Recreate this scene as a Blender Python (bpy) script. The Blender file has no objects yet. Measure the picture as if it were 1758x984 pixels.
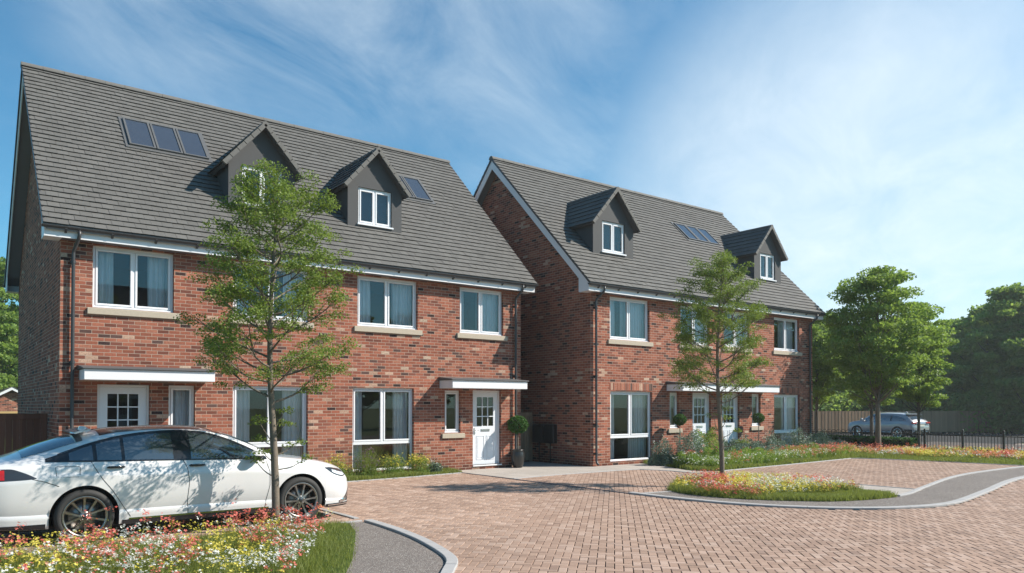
import bpy, math, random
import numpy as np
from mathutils import Vector, Matrix, noise as mnoise
random.seed(7); RNG = np.random.default_rng(11)
sc = bpy.context.scene
COL = sc.collection
R = math.radians

# ------------------------------------------------------------------ helpers
class MB:
    """collects faces and links them as one mesh object"""
    def __init__(s): s.v = []; s.f = []; s.m = []; s.sm = []
    def add(s, vs, fs, mi=0, smooth=False):
        b = len(s.v); s.v += [tuple(p) for p in vs]
        for f in fs:
            s.f.append(tuple(b + i for i in f)); s.m.append(mi); s.sm.append(smooth)
    def quad(s, a, b, c, d, mi=0): s.add([a, b, c, d], [(0, 1, 2, 3)], mi)
    def box(s, x0, x1, y0, y1, z0, z1, mi=0):
        vs = [(x0,y0,z0),(x1,y0,z0),(x1,y1,z0),(x0,y1,z0),(x0,y0,z1),(x1,y0,z1),(x1,y1,z1),(x0,y1,z1)]
        s.add(vs, [(0,3,2,1),(4,5,6,7),(0,1,5,4),(1,2,6,5),(2,3,7,6),(3,0,4,7)], mi)
    def bbox(s, x0, x1, y0, y1, z0, z1, c=.006, mi=0):
        """box with chamfered edges"""
        X=(x0,x1);Y=(y0,y1);Z=(z0,z1); vs=[];idx={}
        for i in (0,1):
            for j in (0,1):
                for k in (0,1):
                    sx=c if i==0 else -c; sy=c if j==0 else -c; sz=c if k==0 else -c
                    p=(X[i],Y[j],Z[k])
                    idx[i,j,k,0]=len(vs); vs.append((p[0],p[1]+sy,p[2]+sz))
                    idx[i,j,k,1]=len(vs); vs.append((p[0]+sx,p[1],p[2]+sz))
                    idx[i,j,k,2]=len(vs); vs.append((p[0]+sx,p[1]+sy,p[2]))
        g=lambda *a: idx[a]
        fs=[]
        for i in (0,1): fs.append((g(i,0,0,0),g(i,1,0,0),g(i,1,1,0),g(i,0,1,0)) if i else (g(i,0,0,0),g(i,0,1,0),g(i,1,1,0),g(i,1,0,0)))
        for j in (0,1): fs.append((g(0,j,0,1),g(0,j,1,1),g(1,j,1,1),g(1,j,0,1)) if j else (g(0,j,0,1),g(1,j,0,1),g(1,j,1,1),g(0,j,1,1)))
        for k in (0,1): fs.append((g(0,0,k,2),g(1,0,k,2),g(1,1,k,2),g(0,1,k,2)) if k else (g(0,0,k,2),g(0,1,k,2),g(1,1,k,2),g(1,0,k,2)))
        for a in (0,1):
            for b in (0,1):
                fs.append((g(a,b,0,0),g(a,b,1,0),g(a,b,1,1),g(a,b,0,1)))
                fs.append((g(a,0,b,0),g(a,1,b,0),g(a,1,b,2),g(a,0,b,2)))
                fs.append((g(0,a,b,1),g(1,a,b,1),g(1,a,b,2),g(0,a,b,2)))
        for i in (0,1):
            for j in (0,1):
                for k in (0,1): fs.append((g(i,j,k,0),g(i,j,k,1),g(i,j,k,2)))
        s.add(vs, fs, mi)
    def prism(s, poly, fn, t0, t1, mi=0):
        """poly: 2D outline; fn(p, t) -> 3D"""
        n=len(poly); vs=[fn(p,t0) for p in poly]+[fn(p,t1) for p in poly]
        fs=[tuple(range(n))[::-1], tuple(range(n,2*n))]+[(i,(i+1)%n,n+(i+1)%n,n+i) for i in range(n)]
        s.add(vs, fs, mi)
    def tube(s, pts, rad, n=10, mi=0, caps=True):
        pts=[Vector(p) for p in pts]; 
        if not hasattr(rad,'__len__'): rad=[rad]*len(pts)
        rings=[]; up=None
        for i,p in enumerate(pts):
            d=(pts[min(i+1,len(pts)-1)]-pts[max(i-1,0)]).normalized()
            if up is None:
                up=Vector((0,0,1)) if abs(d.z)<.9 else Vector((1,0,0))
            a=(up-d*up.dot(d)).normalized(); up=a; b=d.cross(a)
            rings.append([p+(a*math.cos(2*math.pi*k/n)+b*math.sin(2*math.pi*k/n))*rad[i] for k in range(n)])
        vs=[v for r in rings for v in r]; fs=[]
        for i in range(len(pts)-1):
            for k in range(n):
                fs.append((i*n+k,i*n+(k+1)%n,(i+1)*n+(k+1)%n,(i+1)*n+k))
        if caps: fs.append(tuple(range(n))[::-1]); fs.append(tuple(range((len(pts)-1)*n,len(pts)*n)))
        s.add(vs, fs, mi, True)
    def lathe(s, prof, fn=None, n=32, mi=0, a0=0, a1=2*math.pi):
        """prof: [(r,h)], revolve about z (or mapped through fn)"""
        fn=fn or (lambda x,y,z:(x,y,z)); vs=[]; full=abs(a1-a0-2*math.pi)<1e-6
        m=n if full else n+1
        for r,h in prof:
            for k in range(m):
                t=a0+(a1-a0)*k/n; vs.append(fn(r*math.cos(t),r*math.sin(t),h))
        fs=[]
        for i in range(len(prof)-1):
            for k in range(n):
                k2=(k+1)%m if full else k+1
                fs.append((i*m+k,i*m+k2,(i+1)*m+k2,(i+1)*m+k))
        s.add(vs, fs, mi, True)
    def build(s, name, mats, parent=None, loc=(0,0,0)):
        me=bpy.data.meshes.new(name); me.from_pydata(s.v, [], s.f); 
        if not isinstance(mats,(list,tuple)): mats=[mats]
        for m in mats: me.materials.append(m)
        me.polygons.foreach_set('material_index', s.m); me.polygons.foreach_set('use_smooth', s.sm)
        me.update(); return link(name, me, parent, loc)
def link(name, me, parent=None, loc=(0,0,0)):
    o=bpy.data.objects.new(name, me); COL.objects.link(o); o.location=loc
    if parent is not None: o.parent=parent
    return o
def tag(o, label=None, cat=None, group=None, kind=None):
    if label: o['label']=label
    if cat: o['category']=cat
    if group: o['group']=group
    if kind: o['kind']=kind
    return o
def thing(name, loc, label, cat, group=None, rz=0):
    o=bpy.data.objects.new(name, None); COL.objects.link(o); o.location=loc; o.rotation_euler=(0,0,rz)
    o.empty_display_size=.2
    return tag(o, label, cat, group)
def copy_tree(o, parent=None):
    c=o.copy(); COL.objects.link(c)
    if parent is not None: c.parent=parent
    for ch in list(o.children): copy_tree(ch, c)
    return c
def npmesh(name, V, F, mats, smooth=False, mi=None, parent=None, loc=(0,0,0)):
    """V (n,3), F (m,k) arrays"""
    me=bpy.data.meshes.new(name); n=len(V); m,k=F.shape
    me.vertices.add(n); me.vertices.foreach_set('co', V.astype(np.float32).ravel())
    me.loops.add(m*k); me.loops.foreach_set('vertex_index', F.astype(np.int32).ravel())
    me.polygons.add(m); me.polygons.foreach_set('loop_start', np.arange(0,m*k,k,dtype=np.int32))
    me.polygons.foreach_set('loop_total', np.full(m,k,dtype=np.int32))
    if not isinstance(mats,(list,tuple)): mats=[mats]
    for q in mats: me.materials.append(q)
    if mi is not None: me.polygons.foreach_set('material_index', mi.astype(np.int32))
    me.polygons.foreach_set('use_smooth', np.full(m,smooth))
    me.update(calc_edges=True); me.validate()
    return link(name, me, parent, loc)
def join_np(parts):
    V=[];F=[];MI=[];b=0
    for v,f,mi in parts:
        V.append(v);F.append(f+b);MI.append(np.full(len(f),mi));b+=len(v)
    return np.concatenate(V),np.concatenate(F),np.concatenate(MI)

# ------------------------------------------------------------------ materials
class NT:
    def __init__(s, name):
        s.mat=bpy.data.materials.new(name); s.mat.use_nodes=True; s.t=s.mat.node_tree; s.t.nodes.clear()
        s.out=s.n('ShaderNodeOutputMaterial')
    def n(s, typ, **kw):
        nd=s.t.nodes.new(typ)
        for k,v in kw.items(): setattr(nd,k,v)
        return nd
    def set(s, sock, v):
        if hasattr(v,'is_output') or isinstance(v, bpy.types.NodeSocket): s.t.links.new(v, sock)
        else: sock.default_value=v
    def M(s, op, a, b=None, c=None, clamp=False):
        nd=s.n('ShaderNodeMath', operation=op, use_clamp=clamp); s.set(nd.inputs[0],a)
        if b is not None: s.set(nd.inputs[1],b)
        if c is not None: s.set(nd.inputs[2],c)
        return nd.outputs[0]
    def mix(s, f, a, b, blend='MIX'):
        nd=s.n('ShaderNodeMix', data_type='RGBA', blend_type=blend); s.set(nd.inputs[0],f)
        s.set(nd.inputs[6],a if not isinstance(a,tuple) else (*a[:3],1)); s.set(nd.inputs[7],b if not isinstance(b,tuple) else (*b[:3],1))
        return nd.outputs[2]
    def ramp(s, f, stops, interp='LINEAR'):
        nd=s.n('ShaderNodeValToRGB'); nd.color_ramp.interpolation=interp; e=nd.color_ramp.elements
        while len(e)>1: e.remove(e[-1])
        e[0].position=stops[0][0]; e[0].color=(*stops[0][1],1)
        for p,c in stops[1:]:
            q=e.new(p); q.color=(*c,1)
        s.set(nd.inputs[0],f); return nd.outputs[0]
    def noise(s, vec, scale, detail=4, rough=.55, col=False):
        nd=s.n('ShaderNodeTexNoise'); nd.inputs['Scale'].default_value=scale; nd.inputs['Detail'].default_value=detail; nd.inputs['Roughness'].default_value=rough
        if vec is not None: s.set(nd.inputs['Vector'],vec)
        return nd.outputs[1 if col else 0]
    def obj(s): return s.n('ShaderNodeTexCoord').outputs['Object']
    def xyz(s, v):
        nd=s.n('ShaderNodeSeparateXYZ'); s.set(nd.inputs[0],v); return nd.outputs
    def comb(s, x, y, z):
        nd=s.n('ShaderNodeCombineXYZ'); s.set(nd.inputs[0],x); s.set(nd.inputs[1],y); s.set(nd.inputs[2],z); return nd.outputs[0]
    def white(s, v):
        nd=s.n('ShaderNodeTexWhiteNoise', noise_dimensions='3D'); s.set(nd.inputs['Vector'],v); return nd.outputs[0]
    def bump(s, h, strength=.5, dist=.01, normal=None):
        nd=s.n('ShaderNodeBump'); nd.inputs['Strength'].default_value=strength; nd.inputs['Distance'].default_value=dist; s.set(nd.inputs['Height'],h)
        if normal is not None: s.set(nd.inputs['Normal'],normal)
        return nd.outputs[0]
    def princ(s, color, rough=.6, metal=0, spec=.5, normal=None, **kw):
        nd=s.n('ShaderNodeBsdfPrincipled'); s.set(nd.inputs['Base Color'],color if not isinstance(color,tuple) else (*color[:3],1))
        s.set(nd.inputs['Roughness'],rough); s.set(nd.inputs['Metallic'],metal); s.set(nd.inputs['Specular IOR Level'],spec)
        if normal is not None: s.set(nd.inputs['Normal'],normal)
        for k,v in kw.items(): s.set(nd.inputs[k.replace('_',' ')],v)
        return nd.outputs[0]
    def done(s, sh): s.t.links.new(sh, s.out.inputs['Surface']); return s.mat

def simple(name, c, rough=.6, metal=0, var=.12, scale=6, spec=.5, bump=0, bscale=80, **kw):
    t=NT(name); o=t.obj(); nz=t.noise(o,scale,5)
    k=t.M('MULTIPLY_ADD',nz,2*var,1-var)
    col=t.mix(1.0,c,t.comb(k,k,k),'MULTIPLY')
    nm=t.bump(t.noise(o,bscale,3),bump,.004) if bump else None
    return t.done(t.princ(col,rough,metal,spec,nm,**kw))

def brick_mat(name='brick', soldier=False, bw=.225, bh=.075):
    t=NT(name); o=t.obj(); x,y,z=t.xyz(o)
    g=t.n('ShaderNodeNewGeometry'); nx=t.M('ABSOLUTE',t.xyz(g.outputs['Normal'])[0])
    side=t.M('GREATER_THAN',nx,.5)
    u=t.M('ADD',t.M('MULTIPLY',x,t.M('SUBTRACT',1,side)),t.M('MULTIPLY',t.M('ADD',y,.1125),side))
    v=z
    if soldier: u,v=t.M('ADD',z,.0),u; u=t.M('SUBTRACT',u,2.225)
    vr=t.M('DIVIDE',v,bh); row=t.M('FLOOR',vr); fv=t.M('SUBTRACT',vr,row)
    off=t.M('MULTIPLY',t.M('FLOORED_MODULO',row,2),.5) if not soldier else 0.0
    ur=t.M('ADD',t.M('DIVIDE',u,bw),off); colm=t.M('FLOOR',ur); fu=t.M('SUBTRACT',ur,colm)
    mu=.010/bw; mv=.010/bh
    # soft mask 0 mortar .. 1 brick
    def edge(f,m):
        d=t.M('MINIMUM',f,t.M('SUBTRACT',1,f)); return t.M('DIVIDE',t.M('SUBTRACT',d,m*.38),m*.3,clamp=True)
    o2=t.noise(o,60,2)
    mask=t.M('MINIMUM',edge(fu,mu),edge(fv,mv))
    rnd=t.white(t.comb(colm,row,side)); rnd2=t.white(t.comb(row,colm,7.3))
    c=t.ramp(rnd,[(0,(.03,.022,.024)),(.028,(.09,.055,.05)),(.075,(.17,.062,.045)),(.22,(.29,.098,.062)),(.5,(.33,.118,.075)),(.70,(.23,.080,.055)),(.84,(.36,.145,.095)),(.963,(.46,.30,.22)),(.985,(.44,.33,.25))],'CONSTANT')
    n1=t.noise(o,28,5,.65); n2=t.noise(o,1.1,3)
    c=t.mix(t.M('MULTIPLY',t.M('SUBTRACT',n1,.42,clamp=True),2.2,clamp=True),c,(.14,.07,.05))
    n3=t.noise(o,.55,4); k=t.M('MULTIPLY_ADD',rnd2,.3,.85); k=t.M('MULTIPLY',k,t.M('MULTIPLY_ADD',n2,.3,.86)); k=t.M('MULTIPLY',k,t.M('MULTIPLY_ADD',n3,.5,.77)); sp=t.M('MULTIPLY',t.M('SUBTRACT',1,t.M('DIVIDE',z,t.M('MULTIPLY_ADD',t.noise(o,2.5,4),.7,.05)),clamp=True),.35); k=t.M('MULTIPLY',k,t.M('SUBTRACT',1,sp))
    c=t.mix(1.0,c,t.comb(k,k,k),'MULTIPLY')
    mort=t.mix(n2,(.44,.34,.27),(.36,.27,.21))
    col=t.mix(mask,mort,c)
    h=t.M('ADD',mask,t.M('MULTIPLY',n1,.35))
    return t.done(t.princ(col,.92,0,.08,t.bump(h,.55,.006)))

def tile_mat(name, uaxis=0, vrow=.19, vaxis='slope', w=.22, col=(.105,.104,.10)):
    """colour per tile; rows and joints come from the UV map"""
    t=NT(name); uv=t.n('ShaderNodeUVMap').outputs[0]; u,v,_=t.xyz(uv)
    row=t.M('FLOOR',v); fv=t.M('SUBTRACT',v,row)
    ur=t.M('ADD',t.M('DIVIDE',u,w),t.M('MULTIPLY',t.M('FLOORED_MODULO',row,2),.5)); c_=t.M('FLOOR',ur); fu=t.M('SUBTRACT',ur,c_)
    d=t.M('MINIMUM',fu,t.M('SUBTRACT',1,fu)); m=t.M('DIVIDE',t.M('SUBTRACT',d,.006),.012,clamp=True)
    rnd=t.white(t.comb(c_,row,3.1)); o=t.obj(); n1=t.noise(o,3,6,.7); n2=t.noise(o,55,3)
    k=t.M('ADD',t.M('MULTIPLY_ADD',rnd,.16,.83),t.M('ADD',t.M('MULTIPLY_ADD',n1,.34,-.17),t.M('MULTIPLY_ADD',n2,.3,-.15)))
    k=t.M('MULTIPLY',k,t.M('MULTIPLY_ADD',t.noise(o,.5,5,.6),.36,.82)); cc=t.mix(1.0,col,t.comb(k,k,k),'MULTIPLY')
    lich=t.M('MULTIPLY',t.M('GREATER_THAN',t.noise(o,38,2),.68),.35)
    cc=t.mix(lich,cc,(.19,.185,.16))
    cc=t.mix(m,(.03,.03,.03),cc)
    return t.done(t.princ(cc,.75,0,.3,t.bump(t.M('ADD',m,t.M('MULTIPLY',n2,.3)),.4,.005)))

def leaf_mat(name, c1, c2, trans=.35):
    t=NT(name); g=t.n('ShaderNodeNewGeometry'); r=g.outputs['Random Per Island']
    col=t.mix(r,c1,c2)
    nz=t.noise(t.obj(),1.3,3)
    k=t.M('MULTIPLY_ADD',nz,.7,.65); col=t.mix(1.0,col,t.comb(k,k,k),'MULTIPLY')
    a=t.princ(col,.55,0,.35)
    b=t.n('ShaderNodeBsdfTranslucent'); t.set(b.inputs[0],t.mix(.5,col,(c2[0]*1.3,c2[1]*1.3,c2[2]*.6)))
    m=t.n('ShaderNodeMixShader'); m.inputs[0].default_value=trans; t.t.links.new(a,m.inputs[1]); t.t.links.new(b.outputs[0],m.inputs[2])
    return t.done(m.outputs[0])

def glass_mat(name, tint=(.8,.85,.86), base=.10, rough=.01, refl=(1,1,1)):
    t=NT(name); fr=t.n('ShaderNodeFresnel'); fr.inputs[0].default_value=1.5
    f=t.M('ADD',t.M('MULTIPLY',fr.outputs[0],1.1),base,clamp=True)
    tr=t.n('ShaderNodeBsdfTransparent'); tr.inputs[0].default_value=(*tint,1)
    gl=t.n('ShaderNodeBsdfGlossy'); gl.inputs['Roughness'].default_value=rough; gl.inputs[0].default_value=(*refl,1)
    m=t.n('ShaderNodeMixShader'); t.t.links.new(f,m.inputs[0]); t.t.links.new(tr.outputs[0],m.inputs[1]); t.t.links.new(gl.outputs[0],m.inputs[2])
    return t.done(m.outputs[0])

def island_mat(name, stops, rough=.85, bump=.3, var=.2):
    t=NT(name); g=t.n('ShaderNodeNewGeometry'); r=g.outputs['Random Per Island']; o=t.obj()
    c=t.ramp(r,stops); n1=t.noise(o,45,4,.7); n2=t.noise(o,.45,6,.65); n3=t.noise(o,2.7,5,.7)
    k=t.M('ADD',t.M('MULTIPLY_ADD',n1,2*var,1-var),t.M('MULTIPLY_ADD',n2,.5,-.25)); k=t.M('SUBTRACT',k,t.M('MULTIPLY',t.M('SUBTRACT',n3,.60,clamp=True),.9))
    c=t.mix(1.0,c,t.comb(k,k,k),'MULTIPLY')
    return t.done(t.princ(c,rough,0,.3,t.bump(n1,bump,.003)))

M_={}
M_['brick']=brick_mat('brick'); M_['soldier']=brick_mat('soldier_brick',True)
M_['tile']=tile_mat('roof_tile',col=(.128,.122,.114))
M_['tile_gap_shade']=simple('tile_gap_shade',(.018,.017,.016),.9)  # near-black recess colour paints the shadow line under each tile course
M_['tile_dark']=simple('ridge_tile',(.128,.122,.114),.8,var=.3,scale=14,bump=.3)
M_['render']=simple('grey_render',(.062,.062,.064),.8,var=.05,bump=.15,bscale=120)
M_['upvc']=simple('white_frame',(.74,.74,.76),.32,var=.03,scale=2)
M_['white']=simple('white_board',(.72,.72,.74),.45,var=.06,scale=3)
M_['soffit']=simple('grey_soffit',(.16,.16,.17),.6,var=.05)
M_['stone']=simple('stone_sill',(.42,.36,.28),.85,var=.15,scale=20,bump=.2)
M_['pipe']=simple('dark_pipe',(.045,.045,.048),.4,var=.1)
M_['lead']=simple('canopy_cover',(.085,.085,.088),.6,var=.1)
M_['door']=simple('painted_door',(.68,.70,.74),.4,var=.03)
M_['glass']=glass_mat('window_glass',base=.03,tint=(.9,.93,.94))
M_['skyglass']=simple('skylight_glass',(.045,.055,.075),.08,var=.05,spec=.8)
M_['skyframe']=simple('skylight_frame',(.10,.10,.10),.5,var=.08)
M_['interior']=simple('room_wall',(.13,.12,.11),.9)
M_['curtain']=simple('curtain_cloth',(.78,.78,.80),.9,var=.08)
M_['metal']=simple('brushed_metal',(.5,.5,.5),.3,metal=1)
M_['black']=simple('black_plastic',(.015,.015,.016),.45)
M_['concrete']=simple('kerb_concrete',(.36,.35,.345),.85,var=.12,scale=9,bump=.3)
def wood(name,c,w=.1,horizontal=False):
    t=NT(name); o=t.obj(); x,y,z=t.xyz(o); s=t.M('ADD',x,y)
    b=t.M('FLOOR',t.M('DIVIDE',s,w)); r=t.white(t.comb(b,1.0,2.0)); 
    gr=t.noise(t.comb(t.M('MULTIPLY',s,14),t.M('MULTIPLY',s,3),t.M('MULTIPLY',z,1.2)),1.5,5,.7)
    k=t.M('ADD',t.M('MULTIPLY_ADD',r,.35,.7),t.M('MULTIPLY_ADD',gr,.5,-.2))
    return t.done(t.princ(t.mix(1.0,c,t.comb(k,k,k),'MULTIPLY'),.8,0,.2,t.bump(gr,.3,.004)))
M_['fencewood']=wood('fence_wood',(.33,.205,.125),.14)
M_['gatewood']=wood('gate_wood',(.14,.065,.045),.1)
M_['gatelight']=wood('light_gate_wood',(.30,.22,.15),.1)
M_['bark']=simple('bark',(.16,.13,.10),.9,var=.4,scale=22,bump=.8,bscale=45)
M_['bark2']=simple('dark_bark',(.10,.085,.07),.9,var=.4,scale=18,bump=.8,bscale=40)
M_['leaf']=leaf_mat('leaf_young',(.10,.16,.032),(.22,.29,.06),.38)
M_['leaf2']=leaf_mat('leaf_mid',(.13,.22,.05),(.25,.35,.08),.5)
M_['leaf3']=leaf_mat('leaf_dark',(.11,.19,.045),(.20,.29,.06),.5)
M_['leafw']=leaf_mat('leaf_wood',(.17,.27,.07),(.30,.41,.11),.55)
M_['leafw2']=leaf_mat('leaf_wood_dark',(.14,.23,.06),(.25,.35,.09),.55)
M_['leafb']=leaf_mat('leaf_box',(.03,.09,.012),(.06,.15,.02),.2)
M_['leafgrey']=leaf_mat('leaf_grey',(.10,.155,.12),(.18,.25,.19),.2)
M_['grass']=leaf_mat('grass_blade',(.15,.185,.04),(.25,.285,.075),.42)
M_['soil']=simple('soil',(.045,.035,.022),.95,var=.4,scale=12,bump=.5)
M_['red']=leaf_mat('petal_red',(.58,.06,.05),(.74,.27,.22),.25)
M_['orange']=leaf_mat('petal_orange',(.7,.22,.10),(.75,.38,.22),.25)
M_['yellow']=leaf_mat('petal_yellow',(.66,.55,.05),(.75,.66,.16),.25)
M_['petalw']=leaf_mat('petal_white',(.7,.7,.66),(.8,.8,.8),.25)
M_['mauve']=leaf_mat('petal_mauve',(.22,.13,.22),(.33,.22,.30),.2)

# ------------------------------------------------------------------ camera
cam=bpy.data.cameras.new('camera'); co=bpy.data.objects.new('camera',cam); COL.objects.link(co); sc.camera=co
F_,CY_,PI_,YAW_,H_=1308.672,675.306,.0170515,.9183949,1.75025
cam.sensor_width=36; cam.lens=F_*36/1758; cam.shift_y=(CY_-492)/1758; cam.clip_end=2000; cam.clip_start=.1
co.location=(0,0,H_); co.rotation_euler=(math.pi/2+PI_,0,YAW_-math.pi/2)
FW=Vector((math.cos(YAW_),math.sin(YAW_),0)); RT=Vector((math.sin(YAW_),-math.cos(YAW_),0))

# ------------------------------------------------------------------ light
SUN=Vector((1.4,-1.0,1.4)).normalized()
el=math.asin(SUN.z); az=math.atan2(SUN.x,SUN.y)
sl=bpy.data.lights.new('sun','SUN'); so=bpy.data.objects.new('sun',sl); COL.objects.link(so)
sl.energy=5.0; sl.angle=R(.5); sl.color=(1,.925,.82)
so.rotation_euler=SUN.to_track_quat('Z','Y').to_euler(); so.location=(30,-20,40)
w=bpy.data.worlds.new('World'); sc.world=w; w.use_nodes=True; nt=w.node_tree; nt.nodes.clear()
class W(NT):
    def __init__(s): s.t=nt; s.out=nt.nodes.new('ShaderNodeOutputWorld')
t=W(); sky=t.n('ShaderNodeTexSky',sky_type='NISHITA'); sky.sun_disc=False; sky.sun_elevation=el; sky.sun_rotation=az
sky.altitude=0; sky.air_density=1.0; sky.dust_density=.6; sky.ozone_density=3.5
d=t.n('ShaderNodeTexCoord').outputs['Generated']; x,y,z=t.xyz(d)
zz=t.M('ADD',t.M('MAXIMUM',z,0),.12)
px=t.M('DIVIDE',x,zz); py=t.M('DIVIDE',y,zz)
# streaks run roughly across the view
ca,sa=math.cos(R(-30)),math.sin(R(-30))
qx=t.M('ADD',t.M('MULTIPLY',px,ca),t.M('MULTIPLY',py,-sa)); qy=t.M('ADD',t.M('MULTIPLY',px,sa),t.M('MULTIPLY',py,ca))
v1=t.comb(t.M('MULTIPLY',qx,1.0),t.M('MULTIPLY',qy,1.9),0.0)
n=t.n('ShaderNodeTexNoise'); n.inputs['Scale'].default_value=1.1; n.inputs['Detail'].default_value=9; n.inputs['Roughness'].default_value=.62; n.inputs['Distortion'].default_value=.6
t.set(n.inputs['Vector'],v1)
wisps=t.M('MULTIPLY',t.M('SUBTRACT',n.outputs[0],.50,clamp=True),4.5,clamp=True)
def blob(v,r0,r1,wt):
    vv=t.n('ShaderNodeVectorMath',operation='DOT_PRODUCT'); t.set(vv.inputs[0],d); vv.inputs[1].default_value=Vector(v).normalized()
    mr=t.n('ShaderNodeMapRange',interpolation_type='SMOOTHSTEP'); t.set(mr.inputs[0],vv.outputs['Value']); mr.inputs[1].default_value=math.cos(R(r1)); mr.inputs[2].default_value=math.cos(R(r0)); mr.inputs[3].default_value=0; mr.inputs[4].default_value=wt
    return mr.outputs[0]
b1=blob((.87,.44,.19),2,23,.88); b2=blob((.22,.87,.48),1,12,.6); b3=blob((.36,.81,.48),1,13,.62); b6=blob((.53,.73,.46),1,12,.55); b4=blob((.80,.50,.42),3,20,.30); b5=blob((.60,.70,.36),1,11,.42)
n2=t.n('ShaderNodeTexNoise'); n2.inputs['Scale'].default_value=1.7; n2.inputs['Detail'].default_value=9; n2.inputs['Roughness'].default_value=.66; n2.inputs['Distortion'].default_value=.45; t.set(n2.inputs['Vector'],v1)
soft=t.M('MULTIPLY_ADD',n2.outputs[0],1.5,-.42,clamp=True)
cl=t.M('MAXIMUM',t.M('MULTIPLY',b1,t.M('MULTIPLY_ADD',soft,.55,.55)),t.M('MULTIPLY',t.M('MAXIMUM',t.M('MAXIMUM',t.M('MAXIMUM',b2,b6),b5),t.M('MAXIMUM',b3,b4)),t.M('MULTIPLY',soft,1.0)))
cl=t.M('MAXIMUM',cl,t.M('MULTIPLY',wisps,.03))
up=t.M('MULTIPLY',z,14,clamp=True)
skyc=t.mix(1.0,sky.outputs[0],(.60,1.22,1.30),'MULTIPLY')
colr=t.mix(t.M('MULTIPLY',cl,.95,clamp=True),skyc,(9.0,9.9,10.3))
colr=t.mix(t.M('MULTIPLY_ADD',z,-3.2,.42,clamp=True),colr,(5.4,6.7,7.6))
bg=t.n('ShaderNodeBackground'); t.set(bg.inputs[0],colr); bg.inputs[1].default_value=.075
nt.links.new(bg.outputs[0],t.out.inputs[0])
vs=sc.view_settings; vs.view_transform='Standard'; vs.look='None'; vs.gamma=1; vs.exposure=.66; vs.use_curve_mapping=False
sc.cycles.max_bounces=8; sc.cycles.transparent_max_bounces=16; sc.cycles.use_denoising=True
# ------------------------------------------------------------------ ground
def gz(x): 
    t=min(max((x-31)/8,0),1); return -.3*t*t*(3-2*t)
def npgz(x):
    t=np.clip((x-31)/8,0,1); return -.3*t*t*(3-2*t)
def struct(o): return tag(o,kind='structure')
def sheet(name, x0,x1,y0,y1,z,mat,nx=40,ny=4,xs=None,parent=None):
    xs=np.array(xs) if xs is not None else np.linspace(x0,x1,nx+1); ys=np.linspace(y0,y1,ny+1)
    X,Y=np.meshgrid(xs,ys); V=np.stack([X.ravel(),Y.ravel(),npgz(X.ravel())+z],1); n=len(xs)
    i=np.arange(len(ys)-1)[:,None]*n+np.arange(n-1)[None,:]; i=i.ravel()
    return npmesh(name,V,np.stack([i,i+1,i+n+1,i+n],1),mat,parent=parent)
def flat(name, poly, z, mat, th=0):
    mb=MB(); n=len(poly)
    vs=[(p[0],p[1],z) for p in poly]; mb.add(vs,[tuple(range(n))])
    if th: mb.add([(p[0],p[1],z) for p in poly]+[(p[0],p[1],z-th) for p in poly],[(i,(i+1)%n,n+(i+1)%n,n+i) for i in range(n)])
    return struct(mb.build(name,mat))
def inside(poly, X, Y):
    c=np.zeros(X.shape,bool); n=len(poly)
    for i in range(n):
        x1,y1=poly[i]; x2,y2=poly[(i+1)%n]
        if y1==y2: continue
        k=((y1>Y)!=(y2>Y))&(X<(x2-x1)*(Y-y1)/(y2-y1)+x1); c^=k
    return c
def spline(pts, n=6):
    """Catmull-Rom through 2D points"""
    P=[Vector((*p,0)) for p in pts]; P=[P[0]*2-P[1]]+P+[P[-1]*2-P[-2]]; out=[]
    for i in range(1,len(P)-2):
        for k in range(n):
            t=k/n; a,b,c,d=P[i-1],P[i],P[i+1],P[i+2]
            q=.5*((2*b)+(c-a)*t+(2*a-5*b+4*c-d)*t*t+(3*b-a-3*c+d)*t**3); out.append((q.x,q.y))
    out.append((P[-2].x,P[-2].y)); return out

t=NT('meadow_ground'); o=t.obj(); n1=t.noise(o,.6,6,.7); n2=t.noise(o,9,4)
c=t.mix(n1,(.075,.12,.025),(.13,.17,.045)); c=t.mix(t.M('MULTIPLY',n2,.5),c,(.05,.055,.022)); M_['ground']=t.done(t.princ(c,.95,0,.1,t.bump(n2,.5,.02)))
struct(sheet('ground',-600,900,-600,900,-.03,M_['ground'],xs=[-600,-200,-50,0,20,30,31]+[31+8*i/12 for i in range(1,13)]+[45,60,100,300,900],ny=20))
t=NT('road_surface'); o=t.obj(); n1=t.noise(o,.8,5,.6); n2=t.noise(o,60,3)
c=t.mix(n1,(.30,.235,.20),(.36,.285,.245)); c=t.mix(t.M('MULTIPLY',n2,.4),c,(.2,.16,.14)); M_['road']=t.done(t.princ(c,.9,0,.2,t.bump(n2,.3,.004)))
struct(sheet('rear_road',33.2,47.5,-10,70,.004,M_['road'],xs=[33.2+i*.6 for i in range(0,25)]))
M_['fence_shade']=simple('fence_shade',(.012,.010,.009),.95,var=.5,scale=8,bump=.5)  # near-black colour standing in for shade on the ground by the fence

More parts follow.
